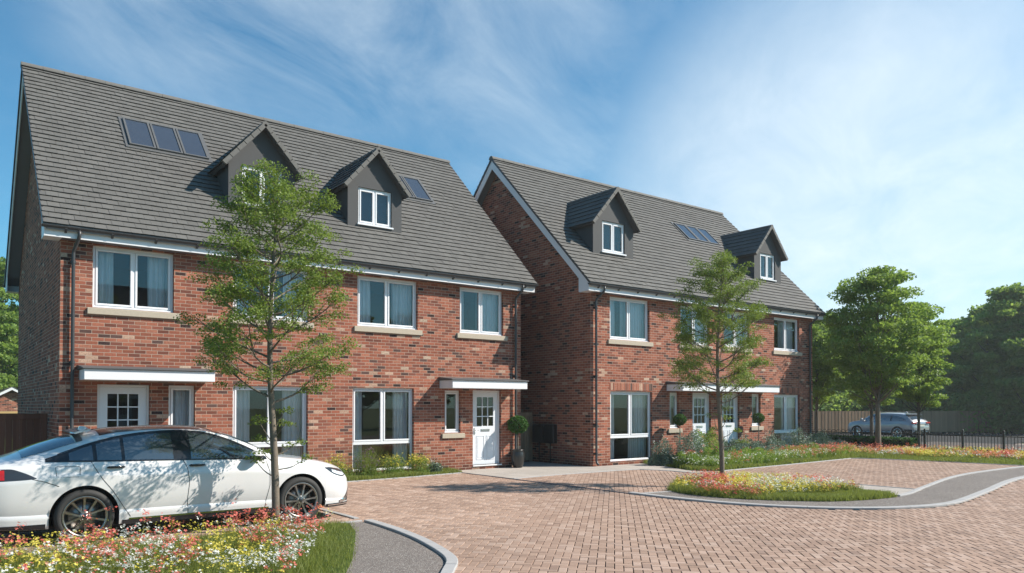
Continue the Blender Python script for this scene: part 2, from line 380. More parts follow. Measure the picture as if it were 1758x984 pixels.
bed1=[(-5,10.62),(4.85,10.62),(4.97,10.5),(4.72,9.75),(4.39,9.09),(3.87,8.07),(3.47,7.4),(2.6,6.2),(1.5,5),(-5,5)]
kerbL_in=spline([(5.25,16.3),(5.24,13),(5.24,10.55),(5.12,9.1),(4.90,8.05),(4.66,7.34),(4.3,6.85),(3.6,6.0),(2.4,4.8)])
asphL=[(4.8,10.68)]+[p for p in kerbL_in if p[1]<10.7]+[(1.0,4.6)]+bed1[2:9][::-1]
asphL=[(4.85,10.62)]+[p for p in kerbL_in if p[1]<10.65]+[(1.5,4.2),(1.5,5),(2.6,6.2),(3.47,7.4),(3.87,8.07),(4.39,9.09),(4.72,9.75),(4.97,10.5)]
outR=spline([(11.1,17.0),(11.12,15.4),(11.12,13),(11.12,11.2),(11.12,10.4),(11.14,9.6),(11.34,8.49),(11.75,7.59),(12.34,6.87),(13.2,6.3),(14.57,6.03),(17.21,6.46),(21.0,7.15),(26,7.3),(34,6.6)])
inR=spline([(12.15,10.5),(11.97,9.9),(12.05,9.1),(12.35,8.45),(12.8,7.91),(13.3,7.5),(14.25,7.24),(15.36,7.22),(16.97,7.61),(20.03,8.29),(22.5,8.5),(26,8.4),(34,7.8)])
asphR=[(11.16,10.6)]+[p for p in outR if p[1]<10.6]+inR[::-1]
bed2=[(12.12,10.55)]+[p for p in inR if p[0]<14.9 and p[1]<10.5]+[(14.95,7.45),(15.25,8.3),(15.3,10.4),(14.6,11.3),(13.2,11.3)]
slabs=[(11.15,16.75),(11.15,17.42),(13.62,17.42),(13.62,18.8),(15.2,18.8),(15.2,16.15),(17.3,16.15),(17.1,15.1),(16.45,13.7),(16.45,7.45),(15.36,7.25),(15.05,7.35),(15.3,8.3),(15.95,12.2),(15.95,13.9),(15.65,14.7),(15,14.78),(12.8,14.8),(11.2,14.65)]
bedH1=[(-1,16.15),(7.6,16.34),(9.35,16.46),(11.12,16.72),(11.12,17.42),(-1,17.42)]
bedH2=[(17.3,16.15),(17.1,15.1),(16.5,13.65),(17.0,12.95),(21.5,13.2),(24.62,13.45),(24.97,12.87),(25.38,11.2),(25.6,8.7),(26,8.45),(33.1,7.9),(33.1,22),(26.8,22),(26.8,16.15)]
# jointing sand and block paving
sand=simple('jointing_sand',(.10,.075,.06),.95,var=.3,scale=30)
flat('paving_bed',[(4,-6),(40,-6),(40,17.5),(-6,17.5),(-6,10.6),(4,10.6)],-.018,sand)
def blocks():
    a=.1; th=math.pi/4; c,s=math.cos(th),math.sin(th)
    n=420; I,J=np.meshgrid(np.arange(-n,n),np.arange(-n,n)); I=I.ravel();J=J.ravel(); k=(I-J)%4
    out=[]
    for kk,(du,dv) in ((0,(2,1)),(3,(1,2))):
        m=k==kk; cx=(I[m]+du/2)*a; cy=(J[m]+dv/2)*a
        X=cx*c-cy*s; Y=cx*s+cy*c
        out.append(np.stack([X,Y,np.full(X.shape,du*a/2),np.full(X.shape,dv*a/2)],1))
    B=np.concatenate(out); X,Y=B[:,0],B[:,1]
    ok=(X>4)&(X<26.2)&(Y>-1)&(Y<16.9); ok|=(X>-2.0)&(X<=5.3)&(Y>10.45)&(Y<16.4)
    ok&=(X*.607+Y*.795>5.6)
    for P in (bed1,asphL,asphR,bed2,slabs,bedH1,bedH2): ok&=~inside(P,X,Y)
    B=B[ok]; N=len(B); g=.0048; ch=.004
    hx=B[:,2]-g; hy=B[:,3]-g; z=RNG.normal(0,.0009,N)
    tx=RNG.normal(0,.006,N); ty=RNG.normal(0,.006,N); jr=RNG.normal(0,.008,N)
    sg=[(-1,-1),(1,-1),(1,1),(-1,1)]; V=[]
    for lev in range(3):
        for sx,sy in sg:
            if lev==0: ex,ey,ez=hx*sx,hy*sy,np.full(N,-.016)
            elif lev==1: ex,ey,ez=hx*sx,hy*sy,z-ch*.8
            else: ex,ey,ez=(hx-ch)*sx,(hy-ch)*sy,z
            if lev: ez=ez+ex*tx+ey*ty
            a_,b_=ex-ey*jr,ey+ex*jr
            V.append(np.stack([B[:,0]+a_*c-b_*s,B[:,1]+a_*s+b_*c,ez],1))
    V=np.stack(V,1).reshape(-1,3); base=np.arange(N)*12; F=[]
    F.append(np.stack([base+8,base+9,base+10,base+11],1))
    for l in (0,4):
        for q in range(4):
            q2=(q+1)%4; F.append(np.stack([base+l+q,base+l+q2,base+l+4+q2,base+l+4+q],1))
    F=np.concatenate(F)
    m=island_mat('paving_block',[(0,(.285,.190,.142)),(.35,(.337,.226,.170)),(.7,(.383,.262,.20)),(.92,(.42,.302,.24)),(1,(.245,.163,.125))],.85,.4,.22)
    o=npmesh('block_paving',V,F,m); struct(o); print('blocks',N)
blocks()
t=NT('fine_asphalt'); o=t.obj(); n1=t.noise(o,1.2,5,.6)
vo=t.n('ShaderNodeTexVoronoi'); vo.inputs['Scale'].default_value=110; t.set(vo.inputs['Vector'],o); sp=t.white(vo.outputs['Position'])
c=t.ramp(sp,[(0,(.10,.085,.078)),(.5,(.17,.145,.13)),(.85,(.22,.19,.17)),(.93,(.36,.33,.30)),(1,(.42,.40,.37))]); k=t.M('MULTIPLY_ADD',n1,.4,.8)
M_['asph']=t.done(t.princ(t.mix(1.0,c,t.comb(k,k,k),'MULTIPLY'),.9,0,.3,t.bump(vo.outputs['Distance'],.6,.006)))
flat('footpath',asphL,.002,M_['asph'],.02); flat('footpath',asphR,.004,M_['asph'],.02)
t=NT('paving_slab'); o=t.obj(); x,y,z=t.xyz(o); 
def ed(v,w): 
    f=t.M('FRACT',t.M('DIVIDE',v,w)); return t.M('DIVIDE',t.M('SUBTRACT',t.M('MINIMUM',f,t.M('SUBTRACT',1,f)),.006),.008,clamp=True)
mk=t.M('MINIMUM',ed(t.M('ADD',x,.3),.6),ed(t.M('ADD',y,.1),.45)); r=t.white(t.comb(t.M('FLOOR',t.M('DIVIDE',t.M('ADD',x,.3),.6)),t.M('FLOOR',t.M('DIVIDE',t.M('ADD',y,.1),.45)),0.0))
n1=t.noise(o,18,5,.7); k=t.M('ADD',t.M('MULTIPLY_ADD',r,.14,.88),t.M('MULTIPLY_ADD',n1,.3,-.15)); c=t.mix(1.0,(.42,.375,.335),t.comb(k,k,k),'MULTIPLY')
M_['slab']=t.done(t.princ(t.mix(mk,(.16,.14,.12),c),.85,0,.3,t.bump(mk,.4,.004)))
flat('slab_path',slabs,.006,M_['slab'],.02)
flat('bounce_paving',[(-6,17.45),(2.0,17.45),(2.0,27),(-6,27)],.006,M_['slab'],.02)  # unseen paving added to throw warm bounce onto the left gable
def ribbon(name, line, w, z, mat, seg=.9, gap=.006, h=.05, side=1, upto=None):
    """stones laid along a line"""
    P=[Vector((*p,0)) for p in line]; L=[0]
    for i in range(1,len(P)): L.append(L[-1]+(P[i]-P[i-1]).length)
    def at(s):
        s=min(max(s,0),L[-1]-1e-5); i=max(j for j in range(len(L)) if L[j]<=s); i=min(i,len(P)-2)
        tt=(s-L[i])/(L[i+1]-L[i]); p=P[i].lerp(P[i+1],tt); j0=max(i-1,0); j1=min(i+2,len(P)-1)
        d=(P[j1]-P[j0]).normalized(); return p,Vector((-d.y,d.x,0))*side
    mb=MB(); s=0
    while s<L[-1]-.05:
        e=min(s+seg,L[-1]); k=3; rows=[]
        for q in range(k+1):
            p,nn=at(s+gap/2+(e-s-gap)*q/k); rows.append((p,p+nn*w,p+nn*.008,p+nn*(w-.008)))
        dz=random.uniform(-.0015,.0015); vs=[];fs=[]
        for a,b,a2,b2 in rows: vs+=[(a.x,a.y,z-h),(a.x,a.y,z+dz-.006),(a2.x,a2.y,z+dz),(b2.x,b2.y,z+dz),(b.x,b.y,z+dz-.006),(b.x,b.y,z-h)]
        for q in range(k):
            for c_ in range(5): fs.append((q*6+c_,q*6+c_+1,q*6+c_+7,q*6+c_+6))
        fs.append((0,1,2,3,4,5)); fs.append(tuple(k*6+i for i in (5,4,3,2,1,0)))
        mb.add(vs,fs); s=e
    return struct(mb.build(name,mat))
kl=[p for p in kerbL_in if p[1]<=10.8]; kl2=[p for p in kerbL_in if p[1]>10.7]
ribbon('kerb',kl,.135,.034,M_['concrete'],seg=.45)
ribbon('kerb',kl2,.09,.016,M_['concrete'])
ribbon('kerb',[p for p in outR if p[1]<10.8],.15,.034,M_['concrete'],side=1)
ribbon('kerb',[p for p in outR if p[1]>=10.6],.05,.016,simple('channel_metal',(.12,.12,.13),.5))
ribbon('kerb',[p for p in inR if p[0]>14.9],.10,.030,M_['concrete'],side=1)
ribbon('kerb',[(4.85,10.6),(5.24,10.6)],.05,.022,M_['concrete'])
ribbon('kerb',[(11.2,10.62),(12.1,10.48)],.05,.02,M_['concrete'],side=-1)
ribbon('kerb',[(11.2,14.63),(12.8,14.78),(15,14.76),(15.63,14.68),(15.93,13.9),(15.93,12.3)],.05,.016,M_['concrete'],side=-1)
ribbon('kerb',[(16.5,7.5),(16.5,13.0)],.05,.016,M_['concrete'])
ribbon('kerb',[(-1,16.1),(7.6,16.29),(9.35,16.41),(11.08,16.67)],.05,.02,M_['concrete'],side=1)
ribbon('kerb',[(17.0,12.9),(21.5,13.15),(24.60,13.40),(24.92,12.82),(25.33,11.2),(25.53,8.7)],.05,.02,M_['concrete'],side=1)
def bedsheet(name,P,z=.012): return flat(name,P,z,M_['soilgrass'],.03)
t=NT('turf_soil'); o=t.obj(); n1=t.noise(o,3,6,.7); M_['soilgrass']=t.done(t.princ(t.mix(n1,(.045,.06,.018),(.08,.12,.025)),.95,0,.1,t.bump(n1,.5,.02)))
for P in (bed1,bed2,bedH1,bedH2): bedsheet('planting_bed',P)
flat('verge',[(33.1,7.9),(34,7.8),(40,5),(40,-20),(33,-20),(33,7.8)],.01,M_['soilgrass'])
# near-black strip painting in the shade at the foot of the timber fence, built later with the fence

# ------------------------------------------------------------------ foliage tools (numpy)
def quads(C, size, up=0.0, aspect=.6, rng=RNG, fold=None):
    """one rhombus leaf per centre, random direction; up>0 turns faces skyward"""
    N=len(C); n=rng.normal(size=(N,3)); n[:,2]+=up*np.where(rng.random(N)<.92,1,-1); n/=np.linalg.norm(n,axis=1)[:,None]
    a=rng.normal(size=(N,3)); a-=n*(a*n).sum(1)[:,None]; a/=np.linalg.norm(a,axis=1)[:,None]; b=np.cross(n,a)
    s=(size*rng.uniform(.6,1.25,N))[:,None]
    V=np.stack([C-a*s,C-b*s*aspect,C+a*s,C+b*s*aspect],1).reshape(-1,3)
    return V,np.arange(4*N).reshape(N,4)
def blades(P, h, w, lean=.35, rng=RNG):
    """thin triangular blades as quads with a narrow tip"""
    N=len(P); an=rng.uniform(0,2*np.pi,N); d=np.stack([np.cos(an),np.sin(an),np.zeros(N)],1)
    l=rng.normal(0,lean,(N,2)); hh=(h*rng.uniform(.5,1.2,N))
    top=P+np.stack([l[:,0]*hh,l[:,1]*hh,hh],1); ww=(w*rng.uniform(.6,1.3,N))[:,None]
    V=np.stack([P-d*ww,P+d*ww,top+d*ww*.12,top-d*ww*.12],1).reshape(-1,3)
    return V,np.arange(4*N).reshape(N,4)
def petals(C, size, k=4, rng=RNG, tilt=.5):
    """k rhombus petals round each centre"""
    N=len(C); n=rng.normal(0,tilt,size=(N,3)); n[:,2]+=1; n/=np.linalg.norm(n,axis=1)[:,None]
    a=rng.normal(size=(N,3)); a-=n*(a*n).sum(1)[:,None]; a/=np.linalg.norm(a,axis=1)[:,None]; b=np.cross(n,a)
    s=(size*rng.uniform(.7,1.25,N))[:,None]; V=[]
    for i in range(k):
        t_=2*np.pi*i/k; d=a*np.cos(t_)+b*np.sin(t_); e=-a*np.sin(t_)+b*np.cos(t_)
        V+= [C, C+d*s*.6+e*s*.42+n*s*.15, C+d*s*1.1+n*s*.1, C+d*s*.6-e*s*.42+n*s*.15]
    V=np.stack(V,1).reshape(-1,3); return V,np.arange(4*k*N).reshape(k*N,4)
def pick(poly, N, rng=RNG):
    P=np.array(poly); out=[]; n=0
    while n<N:
        X=rng.uniform(P[:,0].min(),P[:,0].max(),N*2); Y=rng.uniform(P[:,1].min(),P[:,1].max(),N*2)
        m=inside(poly,X,Y); out.append(np.stack([X[m],Y[m]],1)); n+=m.sum()
    return np.concatenate(out)[:N]
def edge_dist(poly, P):
    d=np.full(len(P),1e9); n=len(poly)
    for i in range(n):
        a=np.array(poly[i]);b=np.array(poly[(i+1)%n]);ab=b-a; t_=np.clip(((P-a)@ab)/max(ab@ab,1e-9),0,1)
        d=np.minimum(d,np.linalg.norm(P-a-t_[:,None]*ab,axis=1))
    return d
def nz2(P, s, seed=0):
    """cheap smooth noise 0..1"""
    v=np.zeros(len(P)); r=np.random.default_rng(seed)
    for k in range(6):
        f=r.normal(0,1,2)*s; v+=np.sin(P[:,0]*f[0]+P[:,1]*f[1]+r.uniform(0,6.28))
    return .5+.5*np.tanh(v/2.2)
def z0(P,z=.012): return np.column_stack([P,np.full(len(P),z)])
# ------------------------------------------------------------------ houses
HW=11.586; RD=4.447; DP=2*RD; EV=5.054; EY=-.35; EZ=5.28; RZ=10.05; SL=(RZ-EZ)/(RD-EY)
OX=.307; OY=.265
SLv=Vector((0,1,SL)).normalized(); SLn=Vector((0,-SL,1)).normalized(); SLL=math.hypot(RD-EY,RZ-EZ)
def roofz(y): return EZ+SL*(y-EY)
def tiles(name, O, U, V, N, width, length, rows, mat, parent, tw=.22, th=.034, rng=RNG):
    """overlapping tiles: O lower corner, U along the eaves, V up the slope"""
    O,U,V,N=[np.array(q,float) for q in (O,U,V,N)]; e=length/rows; vs=[];uvs=[];F=[];FG=[];FD=[];b=0
    for r in range(rows):
        off=(tw*.5 if r%2 else 0); gap=[]; xs=[0]; x=tw-off if off else tw
        while x<width-.02: xs.append(x); x+=tw
        xs.append(width)
        for i in range(len(xs)-1):
            a,c=xs[i],xs[i+1]; j=rng.normal(0,.0016); j2=rng.normal(0,.0012); dv=rng.normal(0,.002)
            v0=r*e+dv; v1=(r+1)*e+.02
            if r==rows-1: v1=(r+1)*e
            h0=th+j; h1=.006+j
            P=[O+U*a+V*v0+N*(h0+j2),O+U*c+V*v0+N*(h0-j2),O+U*c+V*v1+N*(h1-j2),O+U*a+V*v1+N*(h1+j2),O+U*a+V*v0-N*.004,O+U*c+V*v0-N*.004,O+U*c+V*v1-N*.004,O+U*a+V*v1-N*.004,O+U*c+V*v0+N*(h0-.010),O+U*a+V*v0+N*(h0-.010),O+U*c+V*(v0+.02)-N*.004,O+U*a+V*(v0+.02)-N*.004]
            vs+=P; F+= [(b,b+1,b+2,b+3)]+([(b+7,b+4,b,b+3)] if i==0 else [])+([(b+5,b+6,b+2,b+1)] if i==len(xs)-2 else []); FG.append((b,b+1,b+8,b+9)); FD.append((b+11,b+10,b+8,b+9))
            for (uu,vv) in ((a,r+.02),(c,r+.02),(c,r+.98),(a,r+.98),(a,r+.02),(c,r+.02),(c,r+.98),(a,r+.98),(c,r+.02),(a,r+.02),(c,r+.05),(a,r+.05)): uvs.append((uu,vv))
            b+=12
    mi=np.array([0]*(len(F)+len(FG))+[1]*len(FD)); o=npmesh(name,np.array(vs),np.array(F+FG+FD),[mat,M_['tile_gap_shade']],mi=mi,parent=parent)
    me=o.data; uvl=me.uv_layers.new(name='UVMap'); li=np.empty(len(me.loops),dtype=np.int32); me.loops.foreach_get('vertex_index',li)
    uvl.data.foreach_set('uv',np.array(uvs,np.float32)[li].ravel()); return o
def wall_holes(mb, x0,x1,z0,z1,holes,y=0,rev=.1):
    xs=sorted({x0,x1}|{h[0] for h in holes}|{h[1] for h in holes}); zs=sorted({z0,z1}|{h[2] for h in holes}|{h[3] for h in holes})
    for i in range(len(xs)-1):
        for j in range(len(zs)-1):
            cx=(xs[i]+xs[i+1])/2; cz=(zs[j]+zs[j+1])/2
            if any(h[0]<cx<h[1] and h[2]<cz<h[3] for h in holes): continue
            mb.quad((xs[i],y,zs[j]),(xs[i+1],y,zs[j]),(xs[i+1],y,zs[j+1]),(xs[i],y,zs[j+1]))
    for a,b,c,d in holes:
        mb.quad((a,y,c),(a,y,d),(a,y+rev,d),(a,y+rev,c)); mb.quad((b,y,c),(b,y+rev,c),(b,y+rev,d),(b,y,d))
        mb.quad((a,y,d),(b,y,d),(b,y+rev,d),(a,y+rev,d)); mb.quad((a,y,c),(a,y+rev,c),(b,y+rev,c),(b,y,c))
def framebars(mb, x0,x1,z0,z1,w,y0,y1,c=.004):
    mb.bbox(x0,x0+w,y0,y1,z0,z1,c); mb.bbox(x1-w,x1,y0,y1,z0,z1,c)
    mb.bbox(x0+w,x1-w,y0+.001,y1,z0,z0+w,c); mb.bbox(x0+w,x1-w,y0+.001,y1,z1-w,z1,c)
def curtain(x0,x1,z0,z1,y,seed,parent,mb=None):
    r=random.Random(seed); n=int((x1-x0)/.012); mb=MB(); vs=[]; ph=r.uniform(0,6)
    for i in range(n+1):
        x=x0+(x1-x0)*i/n; 
        for z,k in ((z0,1.15),(z0+(z1-z0)*.5,1),(z1,.8)):
            yy=y+.03*k*math.sin(x*62+ph+.8*math.sin(x*9+ph))+.012*math.sin(x*23+ph*2)
            vs.append((x+.008*math.sin(z*2+x*20),yy,z))
    fs=[]
    for i in range(n):
        for q in (0,1): fs.append((i*3+q,(i+1)*3+q,(i+1)*3+q+1,i*3+q+1))
    mb.add(vs,fs,0,True); o=mb.build('curtain',M_['curtain'],parent); return o
def window(root,x0,x1,z0,z1,kind='double',y=.085,cur=(.24,.26),seed=1,trans=None,sill=True,parent=None):
    mb=MB(); zl=trans if trans else z0
    framebars(mb,x0,x1,z0,z1,.055,y,y+.07)
    if kind=='double':
        xm=(x0+x1)/2; mb.bbox(xm-.022,xm+.022,y+.002,y+.066,zl+.055 if not trans else zl+.04,z1-.055,.003)
    if trans: mb.bbox(x0+.055,x1-.055,y-.004,y+.068,zl-.035,zl+.04,.004)
    zb=(zl+.04) if trans else z0+.055
    sashes=[(x0+.055,xm-.022),(xm+.022,x1-.055)] if kind=='double' else [(x0+.055,x1-.055)]
    for a,b in sashes: framebars(mb,a+.003,b-.003,zb+.003,z1-.058,.042 if kind!='slim' else .03,y-.012,y+.05,.005)
    mb.bbox(x0-.0,x1+.0,y-.045,y+.03,z0-.001,z0+.03,.004)
    f=mb.build('window',M_['upvc'],root)
    g=MB(); 
    for a,b in sashes:
        s=.042 if kind!='slim' else .03
        g.quad((a+s,y+.02,zb+s),(b-s,y+.02,zb+s),(b-s,y+.02,z1-.055-s),(a+s,y+.02,z1-.055-s))
    if trans: g.quad((x0+.05,y+.025,z0+.05),(x1-.05,y+.025,z0+.05),(x1-.05,y+.025,zl-.03),(x0+.05,y+.025,zl-.03))
    g.build('pane',M_['glass'],f)
    w=x1-x0
    if cur[0]>0: curtain(x0+.02,x0+w*cur[0],z0+.01,z1-.02,y+.2,seed,f)
    if cur[1]>0: curtain(x1-w*cur[1],x1-.02,z0+.01,z1-.02,y+.2,seed+5,f)
    if sill:
        s=MB(); s.bbox(x0-.10,x1+.12,-.05,.085,z0-.145,z0-.015,.008); s.build('sill',M_['stone'],f)
    return f
def door(root,x0,x1,z0=.12,z1=2.2,y=.08):
    fr=MB(); w=.05; fr.bbox(x0,x0+w,y,y+.08,z0,z1); fr.bbox(x1-w,x1,y,y+.08,z0,z1); fr.bbox(x0+w,x1-w,y,y+.08,z1-w,z1); fr.bbox(x0-.01,x1+.01,-.03,y+.08,z0-.035,z0,.004)
    d=MB(); a,b=x0+w+.004,x1-w-.004; c,e=z0+.006,z1-w-.004; yd=y+.022
    W=b-a; gx0,gx1=a+.17*W,b-.17*W; gz0=c+(e-c)*.53; gz1=e-.14
    # leaf with an opening for the lights
    wall_holes(d,a,b,c,e,[(gx0,gx1,gz0,gz1)],yd,.04)
    d.quad((a,yd,c),(a,yd+.045,c),(a,yd+.045,e),(a,yd,e)); d.quad((b,yd,c),(b,yd,e),(b,yd+.045,e),(b,yd+.045,c))
    for i in (1,2):
        xx=gx0+(gx1-gx0)*i/3; d.box(xx-.012,xx+.012,yd+.001,yd+.03,gz0,gz1)
        zz=gz0+(gz1-gz0)*i/3; d.box(gx0,gx1,yd+.002,yd+.031,zz-.012,zz+.012)
    for p0,p1 in ((gx0-.02,(gx0+gx1)/2-.035),((gx0+gx1)/2+.035,gx1+.02)):
        q0,q1=c+.13,c+(e-c)*.40; framebars(d,p0,p1,q0,q1,.022,yd-.010,yd+.002,.004); d.bbox(p0+.05,p1-.05,yd-.006,yd+.002,q0+.05,q1-.05,.004)
    f=fr.build('door_frame',M_['upvc'],root); dd=d.build('door',M_['door'],root)
    g=MB(); g.quad((gx0,yd+.02,gz0),(gx1,yd+.02,gz0),(gx1,yd+.02,gz1),(gx0,yd+.02,gz1)); g.build('pane',M_['glass'],dd)
    zl=c+(e-c)*.455; m=MB(); xm=(a+b)/2; m.bbox(xm-.15,xm+.15,yd-.012,yd+.003,zl,zl+.07,.004); m.bbox(xm-.12,xm+.12,yd-.018,yd-.01,zl+.015,zl+.055,.003); m.build('letter_plate',M_['metal'],dd)
    h=MB(); xh=a+.06; h.bbox(xh-.018,xh+.018,yd-.01,yd+.002,zl-.09,zl+.1,.004); h.tube([(xh,yd-.01,zl+.03),(xh,yd-.05,zl+.03),(xh+.03,yd-.055,zl+.03),(xh+.11,yd-.05,zl+.028)],.009,8); h.build('handle',M_['metal'],dd)
    return dd
def canopy(root,x0,x1,z,p=.65):
    mb=MB(); mb.bbox(x0,x1,-p,-.001,z-.105,z+.105,.006); c=mb.build('canopy',M_['white'],root)
    s=MB(); s.bbox(x0-.035,x1+.035,-p-.04,.0,z+.106,z+.135,.006)
    # sloped top sheet
    s.prism([(-p-.03,z+.136),(-.002,z+.136),(-.002,z+.20),(-.02,z+.20)],lambda q,t_:(t_,q[0],q[1]),x0-.03,x1+.03)
    s.build('cover',M_['lead'],c); return c
def dormer(root,cx,w,ww,seed,zt=8.44):
    """cx centre, w wall width, ww window width"""
    yf=.79; hw=w/2; zb=roofz(yf)-.02; slope=1.12/.98; eav=.17; zr=8.54
    mb=MB(); zh=lambda x: zr-.05-slope*abs(x-cx)
    wx0,wx1,wz0,wz1=cx-ww/2,cx+ww/2,6.53,7.50
    # front: grid with window hole, clipped to gable by polygon pieces
    mb.add([(cx-hw,yf,zb),(wx0,yf,zb),(wx0,yf,zh(wx0)),(cx-hw,yf,zh(cx-hw))],[(0,1,2,3)])
    mb.add([(wx1,yf,zb),(cx+hw,yf,zb),(cx+hw,yf,zh(cx+hw)),(wx1,yf,zh(wx1))],[(0,1,2,3)])
    mb.add([(wx0,yf,zb),(wx1,yf,zb),(wx1,yf,wz0),(wx0,yf,wz0)],[(0,1,2,3)])
    mb.add([(wx0,yf,wz1),(wx1,yf,wz1),(wx1,yf,zh(wx1)),(cx,yf,zh(cx)),(wx0,yf,zh(wx0))],[(0,1,2,3,4)])
    for a,b,c,d in [(wx0,wx1,wz0,wz1)]:
        rv=.08; y=yf
        mb.quad((a,y,c),(a,y,d),(a,y+rv,d),(a,y+rv,c)); mb.quad((b,y,c),(b,y+rv,c),(b,y+rv,d),(b,y,d)); mb.quad((a,y,d),(b,y,d),(b,y+rv,d),(a,y+rv,d)); mb.quad((a,y,c),(a,y+rv,c),(b,y+rv,c),(b,y,c))
        mb.quad((a-.05,y+.5,c-.1),(b+.05,y+.5,c-.1),(b+.05,y+.5,d+.1),(a-.05,y+.5,d+.1))
    for sx in (-1,1):
        X=cx+sx*hw; zt_=zh(cx+hw); yb=EY+(zt_-EZ)/SL+.3
        mb.add([(X,yf,zb-.1),(X,yb,zt_-.0),(X,yf,zt_)],[(0,1,2)])
        mb.add([(X,yf,zb-.1),(X,yb+.3,zb-.1),(X,yb,zt_)],[(0,1,2)])
    dm=mb.build('dormer',M_['render'],root)
    # tiled roof
    y0=yf-.19; hh=hw+eav; ze=zr-slope*hh; yr=EY+(zr-EZ)/SL+.25; L=math.hypot(hh,zr-ze)
    V=Vector((1,0,slope)).normalized()
    for sx in (-1,1):
        Vd=(V.x*-sx,0,V.z); N=(sx*slope/math.hypot(1,slope),0,1/math.hypot(1,slope))
        if sx<0: O=(cx-hh,yr,ze); U=(0,-1,0)
        else: O=(cx+hh,y0,ze); U=(0,1,0)
        O=np.array(O)-np.array(N)*.0
        o=tiles('dormer_roof',O,U,Vd,N,yr-y0,L,7,M_['tile'],dm,tw=.22)
    s=MB() # soffit + boards under the tiles
    for sx in (-1,1):
        n_=Vector((sx*slope,0,1)).normalized()
        a=Vector((cx+sx*hh,0,ze)); b=Vector((cx,0,zr)); t1=.012; t2=.075
        P=[a-n_*t1,b-Vector((0,0,t1*1.5)),b-Vector((0,0,t2*1.5)),a-n_*t2+Vector((-sx*.02,0,0))]
        s.add([(q.x,y0+.01,q.z) for q in P]+[(q.x,yr,q.z) for q in P],[(0,1,2,3),(7,6,5,4),(0,4,5,1),(1,5,6,2),(2,6,7,3),(3,7,4,0)])
    s.build('soffit',M_['render'],dm)
    r=MB(); k=int((yr-y0)/.42)
    for i in range(k):
        a=y0-.015+i*(yr-y0)/k; b=a+(yr-y0)/k-.008
        r.lathe([(.085,a),(.085,b)],lambda x,y,z:(cx+x,z,zr-.045+max(y,-.03)),12,a0=0,a1=math.pi)
        r.add([(cx-.085,a,zr-.045)]+[(cx+.085*math.cos(math.pi*q/8),a,zr-.045+.085*math.sin(math.pi*q/8)) for q in range(9)],[tuple(range(10))])
    # verge caps: stepped little units along the front edge
    for sx in (-1,1):
        for q in range(6):
            f0,f1=q/6,(q+1)/6-.012; Pn=Vector((sx*slope,0,1)).normalized()
            a=Vector((cx+sx*hh,0,ze)).lerp(Vector((cx,0,zr)),f0)+Pn*.036; b=Vector((cx+sx*hh,0,ze)).lerp(Vector((cx,0,zr)),f1)+Pn*.03
            dn=-Pn*.10; y_=y0-.02
            vs=[a,b,b+dn,a+dn]; r.add([(p.x,y_,p.z) for p in vs]+[(p.x,y_+.09,p.z) for p in vs],[(0,1,2,3) if sx<0 else (3,2,1,0),(0,1,5,4),(4,5,6,7),(0,4,7,3),(1,2,6,5),(2,3,7,6)])
    r.build('ridge_tile',M_['tile_dark'],dm)
    # window
    f=MB(); y=yf+.05; xm=cx; framebars(f,wx0,wx1,wz0,wz1,.05,y,y+.06); f.bbox(xm-.02,xm+.02,y+.002,y+.058,wz0+.05,wz1-.05,.003)
    for a,b in ((wx0+.05,xm-.02),(xm+.02,wx1-.05)): framebars(f,a+.003,b-.003,wz0+.053,wz1-.053,.042,y-.012,y+.045,.005)
    f.bbox(wx0-.035,wx1+.035,yf-.045,y+.02,wz0-.03,wz0+.012,.004); f.build('window_frame',M_['upvc'],dm)
    g=MB()
    for a,b in ((wx0+.05,xm-.02),(xm+.02,wx1-.05)): g.quad((a+.04,y+.02,wz0+.09),(b-.04,y+.02,wz0+.09),(b-.04,y+.02,wz1-.09),(a+.04,y+.02,wz1-.09))
    g.build('pane',M_['glass'],dm)
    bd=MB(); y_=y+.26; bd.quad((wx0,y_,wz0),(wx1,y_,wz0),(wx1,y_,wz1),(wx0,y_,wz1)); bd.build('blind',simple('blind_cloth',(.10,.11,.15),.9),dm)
def skylight(root,x0,x1,y0,y1,n=3):
    mb=MB(); g=MB(); 
    def P(x,y,h): 
        q=Vector((x,y,roofz(y)))+SLn*h; return q
    def slab(xa,xb,ya,yb,h0,h1,m):
        vs=[P(xa,ya,h0),P(xb,ya,h0),P(xb,yb,h0),P(xa,yb,h0),P(xa,ya,h1),P(xb,ya,h1),P(xb,yb,h1),P(xa,yb,h1)]
        m.add(vs,[(0,3,2,1),(4,5,6,7),(0,1,5,4),(1,2,6,5),(2,3,7,6),(3,0,4,7)])
    b=.045
    slab(x0-.07,x1+.07,y0-.07,y1+.06,.0,.042,mb)
    xs=[x0+(x1-x0)*i/n for i in range(n+1)]
    for i in range(n):
        a,c=xs[i]+.012,xs[i+1]-.012
        slab(a,a+b,y0,y1,.0421,.085,mb); slab(c-b,c,y0,y1,.0421,.085,mb); slab(a+b,c-b,y0,y0+b*.7,.0421,.084,mb); slab(a+b,c-b,y1-b*.7,y1,.0421,.084,mb)
        slab(a+b,c-b,y0+b*.7,y1-b*.7,.050,.066,g)
    f=mb.build('skylight',M_['skyframe'],root); g.build('pane',M_['skyglass'],f)
